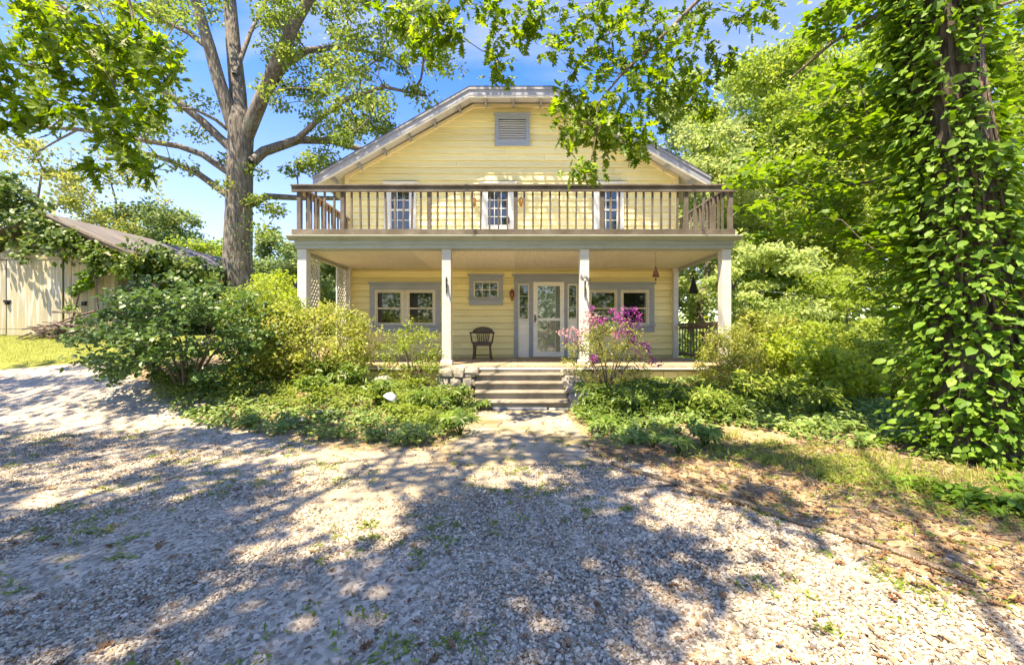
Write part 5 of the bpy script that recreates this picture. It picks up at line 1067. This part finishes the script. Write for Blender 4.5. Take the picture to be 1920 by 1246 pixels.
for k, a in enumerate(((655, 6.9, .5, 'deep green perennial below the twiggy azalea'), (590, 6.6, .42, 'deep green perennial right of the broad-leaved shrub'), (610, 7.2, .5, 'perennial clump at the feet of the twiggy azalea'), (705, 6.4, .4, 'perennial clump left of the white globe'), (860, 6.9, .42, 'leafy perennial below the left stone pier'), (790, 6.3, .4, 'leafy perennial right of the white globe'), (1110, 6.6, .45, 'fern-like perennial at the foot of the right stone pier'), (1180, 6.2, .4, 'leafy perennial below the pink azalea'), (1400, 6.6, .5, 'leafy perennial below the twiggy olive azalea'), (1470, 6.3, .5, 'tall leafy perennial at the wooded end of the right bed'), (1545, 5.9, .45, 'leafy perennial nearest the vine tree in the right bed'), (1330, 6.0, .4, 'leafy perennial in the middle of the right bed'))):
    peony(*a, 120 + k, 'L_az2' if k > 7 else 'L_hell')
def fern(px, Y, s, label, seed):
    r = np.random.default_rng(seed); b = np.array(base_px(px, Y)); e = empty('fern', b, label, 'fern', 'ferns below the pink azalea'); mb = MB(); Pl, Td = [], []
    for k in range(9):
        t = 2 * math.pi * k / 9 + r.normal() * .2; d = np.array([math.cos(t), math.sin(t), 0]); u = np.linspace(0, 1, 12); q = b + d * (u * s)[:, None] + np.array([0, 0, 1]) * (s * (1.1 * u - .75 * u * u))[:, None]; mb.tube(q[::2], .004, 4)
        sd_ = np.cross(d, (0, 0, 1))
        for i in range(1, 12):
            for sg in (-1, 1): Pl.append(q[i]); Td.append(sd_ * sg + d * .4)
    mb.build('stem', M['L_az2'], e, True); w = np.tile(np.repeat(np.sin(np.linspace(.5, 3.0, 11)), 2), 9)
    foliage('frond', e, np.array(Pl), s * .3 * w, M['L_hell'], 'narrow', bias=(0, -.2, 2), spread=.2, tdir=np.array(Td) * 3, rng=r)
fern(1245, 6.9, .5, 'bright fern arching over the dark foundation stones', 131); fern(1300, 7.0, .5, 'fern beside the twiggy olive azalea', 132)
# stones, globe, pole, twigs
def rocky(px, py, h, label, mat, seed, Y=None):
    import bmesh
    r = np.random.default_rng(seed); p = at(px, py, Y); p[2] = G(p[0], p[1]) + h[2] * .35; B = bmesh.new()
    for v in nrmz(r.normal(size=(26, 3))): B.verts.new(tuple(np.sign(v) * np.abs(v) ** .6 * np.array(h)))
    bmesh.ops.convex_hull(B, input=B.verts); me = bpy.data.meshes.new('garden_rock'); B.to_mesh(me); B.free(); me.materials.append(mat); o = link('garden_rock', me, None, p); b = o.modifiers.new('bevel', 'BEVEL'); b.width = .012; b.segments = 2
    tag(o, label, 'rock', 'rocks in the left bed')
rocky(715, 697, (.2, .12, .16), 'upright pale rock under the window, behind the perennials', M['rockw'], 1, 7.5); rocky(612, 768, (.22, .14, .06), 'flat grey rock among the ground cover', M['slate'], 2, 6.0); rocky(555, 785, (.16, .12, .06), 'brownish flat rock left of the flat grey one', M['stone'], 3, 5.75)
ge = empty('garden_globe', at(730, 752, 6.1), 'chalky white half globe tipped over in the left bed', 'garden ornament'); gc = at(730, 749, 6.1)
me_ = MB().lathe([(.0, .115), (.05, .105), (.09, .07), (.11, .02), (.113, 0), (.105, .0), (.09, .04), (.0, .09)], (0, 0, 0), 20)
me_.v = [tuple(np.array(Matrix.Rotation(.55, 3, 'Y') @ Matrix.Rotation(-.2, 3, 'X') @ Vector(v)) + gc) for v in me_.v]; me_.build('globe_shell', M['globe'], ge, True)
Pl = np.repeat([gc + np.array([-.1, -.02, .02])], 7, 0); foliage('blue_leaf', ge, Pl, .24, M['L_hell'], 'narrow', bias=(0, -.6, .8), spread=.3, tdir=[(math.cos(a), 0, math.sin(a) * .6) for a in np.linspace(.6, 4.6, 7)], rng=rs) if False else None
def pole(pts, r0, r1, name, label, cat, grp=None):
    P = [np.array([(px - 960) * (F * (CAMZ - .03) / (py - 623)) / F, F * (CAMZ - .03) / (py - 623), 0]) for px, py in pts]
    for p in P: p[2] = float(G(p[0], p[1])) + r0 * .8
    rj = np.random.default_rng(len(pts) + int(pts[0][0])); P2 = []
    for a, b in zip(P[:-1], P[1:]): P2 += [a, (a + b) / 2 + np.append(rj.normal(size=2) * .012, 0)]
    P2.append(P[-1]); tag(MB().tube(P2, np.linspace(r0, r1, len(P2)), 8).build(name, M['timber'], None, True), label, cat, grp)
pole([(1148,866),(1210,886),(1300,912),(1400,941),(1500,976),(1600,1004),(1700,1037),(1830,1087)], .025, .015, 'fallen_pole', 'long weathered pole lying along the right edge of the drive', 'pole')
pole([(1165,914),(1215,908),(1268,903)], .012, .007, 'dead_twig', 'thin twig touching the middle of the long pole', 'twig', 'twigs on the drive'); pole([(1262,922),(1320,940),(1375,951)], .009, .006, 'dead_twig', 'thin twig in front of the long pole', 'twig', 'twigs on the drive')
MB_w = MB(); u = np.linspace(0, 1, 16); a, b = at(1400, 543, 15), at(1990, 572, 11.5); q = a + (b - a) * u[:, None] - np.array([0, 0, .12]) * np.sin(u * math.pi)[:, None]
tag(MB_w.tube(q, .011, 5).build('overhead_cable', M['globe'], None, True), 'thin pale cable strung through the woods to the right', 'cable')

# ------------------------------------------------------------------ gravel stones, weeds, dead leaves, grass
rg = np.random.default_rng(77)
def scatter(n, y0, y1, pw):
    y = y0 + (y1 - y0) * rg.random(n) ** pw; x = (rg.random(n) * 2 - 1) * (y * 1.34 + .3); return x, y
x, y = scatter(120000, 1.45, 5.3, 1.3); keep = (gravel_mask(x, y) * .94 + .07 > rg.random(len(x))) & (worn_mask(x, y) * .85 < rg.random(len(x)))
x, y = x[keep], y[keep]; gp = np.stack([x, y, G(x, y) + .003], 1)
pm = bpy.data.meshes.new('gravel'); pm.vertices.add(len(gp)); pm.vertices.foreach_set('co', gp.astype(np.float32).ravel())
a = pm.attributes.new('size', 'FLOAT', 'POINT'); a.data.foreach_set('value', (rg.uniform(.0042, .0098, len(gp)) * np.where(rg.random(len(gp)) < .06, 1.6, 1)).astype(np.float32))
a = pm.attributes.new('turn', 'FLOAT_VECTOR', 'POINT'); a.data.foreach_set('vector', np.stack([rg.normal(size=len(gp)) * .35, rg.normal(size=len(gp)) * .35, rg.uniform(0, 6.28, len(gp))], 1).astype(np.float32).ravel())
gm, n_, l_, b_ = mat_base('gravel_stone'); oi = n_.new('ShaderNodeObjectInfo'); rp = ramp(n_, [(0, (.13, .11, .085)), (.3, (.31, .265, .20)), (.65, (.48, .415, .32)), (.86, (.63, .555, .44)), (.92, (.38, .25, .15)), (1, (.32, .21, .12))]); l_.new(oi.outputs['Random'], rp.inputs[0])
tcn = n_.new('ShaderNodeTexCoord'); ng = n_.new('ShaderNodeTexNoise'); ng.inputs['Scale'].default_value = 2.0; l_.new(tcn.outputs['Object'], ng.inputs['Vector']); hv = n_.new('ShaderNodeHueSaturation'); l_.new(rp.outputs[0], hv.inputs['Color'])
mr = n_.new('ShaderNodeMapRange'); mr.inputs[3].default_value = .7; mr.inputs[4].default_value = 1.3; l_.new(ng.outputs[0], mr.inputs[0]); l_.new(mr.outputs[0], hv.inputs['Value']); l_.new(hv.outputs[0], b_.inputs['Base Color']); b_.inputs['Roughness'].default_value = .85; b_.inputs['Specular IOR Level'].default_value = .25
gt = bpy.data.node_groups.new('gravel_scatter', 'GeometryNodeTree'); gt.interface.new_socket('Geometry', in_out='INPUT', socket_type='NodeSocketGeometry'); gt.interface.new_socket('Geometry', in_out='OUTPUT', socket_type='NodeSocketGeometry')
N = gt.nodes.new; gi, go = N('NodeGroupInput'), N('NodeGroupOutput'); jn = N('GeometryNodeJoinGeometry')
for k in range(4):
    ic = N('GeometryNodeMeshIcoSphere'); ic.inputs['Radius'].default_value = 1.0; ic.inputs['Subdivisions'].default_value = 2
    nz = N('ShaderNodeTexNoise'); nz.noise_dimensions = '4D'; nz.inputs['W'].default_value = k * 7.3; nz.inputs['Scale'].default_value = .75; nz.inputs['Detail'].default_value = 1
    sb = N('ShaderNodeVectorMath'); sb.operation = 'SUBTRACT'; sb.inputs[1].default_value = (.5, .5, .5); gt.links.new(nz.outputs['Color'], sb.inputs[0])
    sc_ = N('ShaderNodeVectorMath'); sc_.operation = 'SCALE'; sc_.inputs['Scale'].default_value = 1.9; gt.links.new(sb.outputs[0], sc_.inputs[0])
    sp = N('GeometryNodeSetPosition'); gt.links.new(ic.outputs['Mesh'], sp.inputs['Geometry']); gt.links.new(sc_.outputs[0], sp.inputs['Offset'])
    tf = N('GeometryNodeTransform'); tf.inputs['Scale'].default_value = (1.25, .85 + .1 * k, .55); gt.links.new(sp.outputs[0], tf.inputs['Geometry'])
    ss = N('GeometryNodeSetShadeSmooth'); ss.inputs['Shade Smooth'].default_value = False; gt.links.new(tf.outputs[0], ss.inputs['Geometry']) if 'Geometry' in ss.inputs else gt.links.new(tf.outputs[0], ss.inputs[0])
    sm_ = N('GeometryNodeSetMaterial'); sm_.inputs['Material'].default_value = gm; gt.links.new(ss.outputs[0], sm_.inputs[0])
    g2 = N('GeometryNodeGeometryToInstance'); gt.links.new(sm_.outputs[0], g2.inputs[0]); gt.links.new(g2.outputs[0], jn.inputs[0])
ip = N('GeometryNodeInstanceOnPoints'); ip.inputs['Pick Instance'].default_value = True; gt.links.new(gi.outputs[0], ip.inputs['Points']); gt.links.new(jn.outputs[0], ip.inputs['Instance'])
for nm, typ, sock in (('size', 'FLOAT', 'Scale'), ('turn', 'FLOAT_VECTOR', 'Rotation')):
    na = N('GeometryNodeInputNamedAttribute'); na.data_type = typ; na.inputs['Name'].default_value = nm; gt.links.new(na.outputs[0], ip.inputs[sock])
gt.links.new(ip.outputs[0], go.inputs[0])
gv = link('gravel', pm); pm.materials.append(gm); md = gv.modifiers.new('scatter', 'NODES'); md.node_group = gt; tag(gv, 'loose grey crushed stone spread over the drive', 'gravel', None, 'stuff')
# weeds in the gravel
x, y = scatter(1100, 1.5, 5.6, 1.0); c = np.stack([x, y, G(x, y) + .012], 1); c = c[(sines(c * .9, 61, 1.0) + .25 * (c[:, 0] < -1) > .0)]
P = clump(c, 18, .055, rg, .25); tag(foliage('weeds', None, P, rg.uniform(.02, .055, len(P)), M['L_az2'], 'narrow', bias=(0, 0, 1), spread=.5, rng=rg), 'small green weeds sprouting through the gravel', 'weeds', None, 'stuff')
# dead leaves
x, y = scatter(700, 1.5, 6.5, 1.1); x2 = rg.uniform(-5, 5.5, 900); y2 = rg.uniform(4.3, 7.6, 900); x, y = np.concatenate([x, x2]), np.concatenate([y, y2]); x3 = rg.uniform(.8, 4.8, 2600); y3 = rg.uniform(2.0, 4.8, 2600); k3 = gravel_mask(x3, y3) < .5; x, y = np.concatenate([x, x3[k3]]), np.concatenate([y, y3[k3]])
nbig = len(x); x4, y4 = scatter(4500, 1.5, 5.2, 1.1); x, y = np.concatenate([x, x4]), np.concatenate([y, y4])
P = np.stack([x, y, G(x, y) + .016], 1); tag(foliage('fallen_leaves', None, P, np.where(np.arange(len(P)) < nbig, rg.uniform(.02, .07, len(P)), rg.uniform(.008, .026, len(P))), M['L_dead'], 'lobed', bias=(0, 0, 1.4), spread=.4, rng=rg), 'brown dead leaves scattered over the drive and beds', 'dead leaves', None, 'stuff')
# twiggy litter on the earth to the right
mb = MB(); x = rg.uniform(.9, 5, 1000); y = rg.uniform(2.0, 5.0, 1000); k_ = gravel_mask(x, y) < .45
for xx, yy in zip(x[k_], y[k_]):
    t = rg.random() * 6.28; L = rg.uniform(.03, .13); g = float(G(xx, yy)) + .012; mb.tube([(xx - math.cos(t)*L, yy - math.sin(t)*L, g), (xx + math.cos(t)*L, yy + math.sin(t)*L, g + rg.uniform(0, .02))], .0035, 4, False)
tag(mb.build('twig_litter', M['stick'], None), 'short dead twigs littering the bare earth', 'twig litter', None, 'stuff')
# grass
def grass(name, poly, n, h, label, seed, thin=-9):
    r = np.random.default_rng(seed); Q = inpoly(poly, n, r); c = sines(np.stack([Q[:, 0], Q[:, 1], 0 * Q[:, 0]], 1), seed, 1.2); Q = Q[c > thin]; t = r.normal(size=(len(Q), 3)) * .45; t[:, 2] = 1
    P = np.stack([Q[:, 0], Q[:, 1], G(Q[:, 0], Q[:, 1]) - .005], 1); Fm = frames(len(P), r, (0, -1, .2), .6, -1.2, t * 2)
    o = link(name, cloud_mesh(name, P, h * r.uniform(.5, 1.3, len(P)), Fm, M['L_grass'], 'blade', None, r)); return tag(o, label, 'grass', None, 'stuff')
grass('grass', [(-19,8.6),(-7.2,8.5),(-7.0,9.6),(-8.5,11.6),(-19,11.9)], 26000, .085, 'short sunlit grass between the gravel and the shed', 141)
grass('grass', [(2.0,4.9),(3.3,5.5),(4.3,4.4),(5.2,3.4),(4.4,2.6),(3.0,3.6)], 5200, .10, 'thin grass on the bare earth by the vine tree', 142, .0)
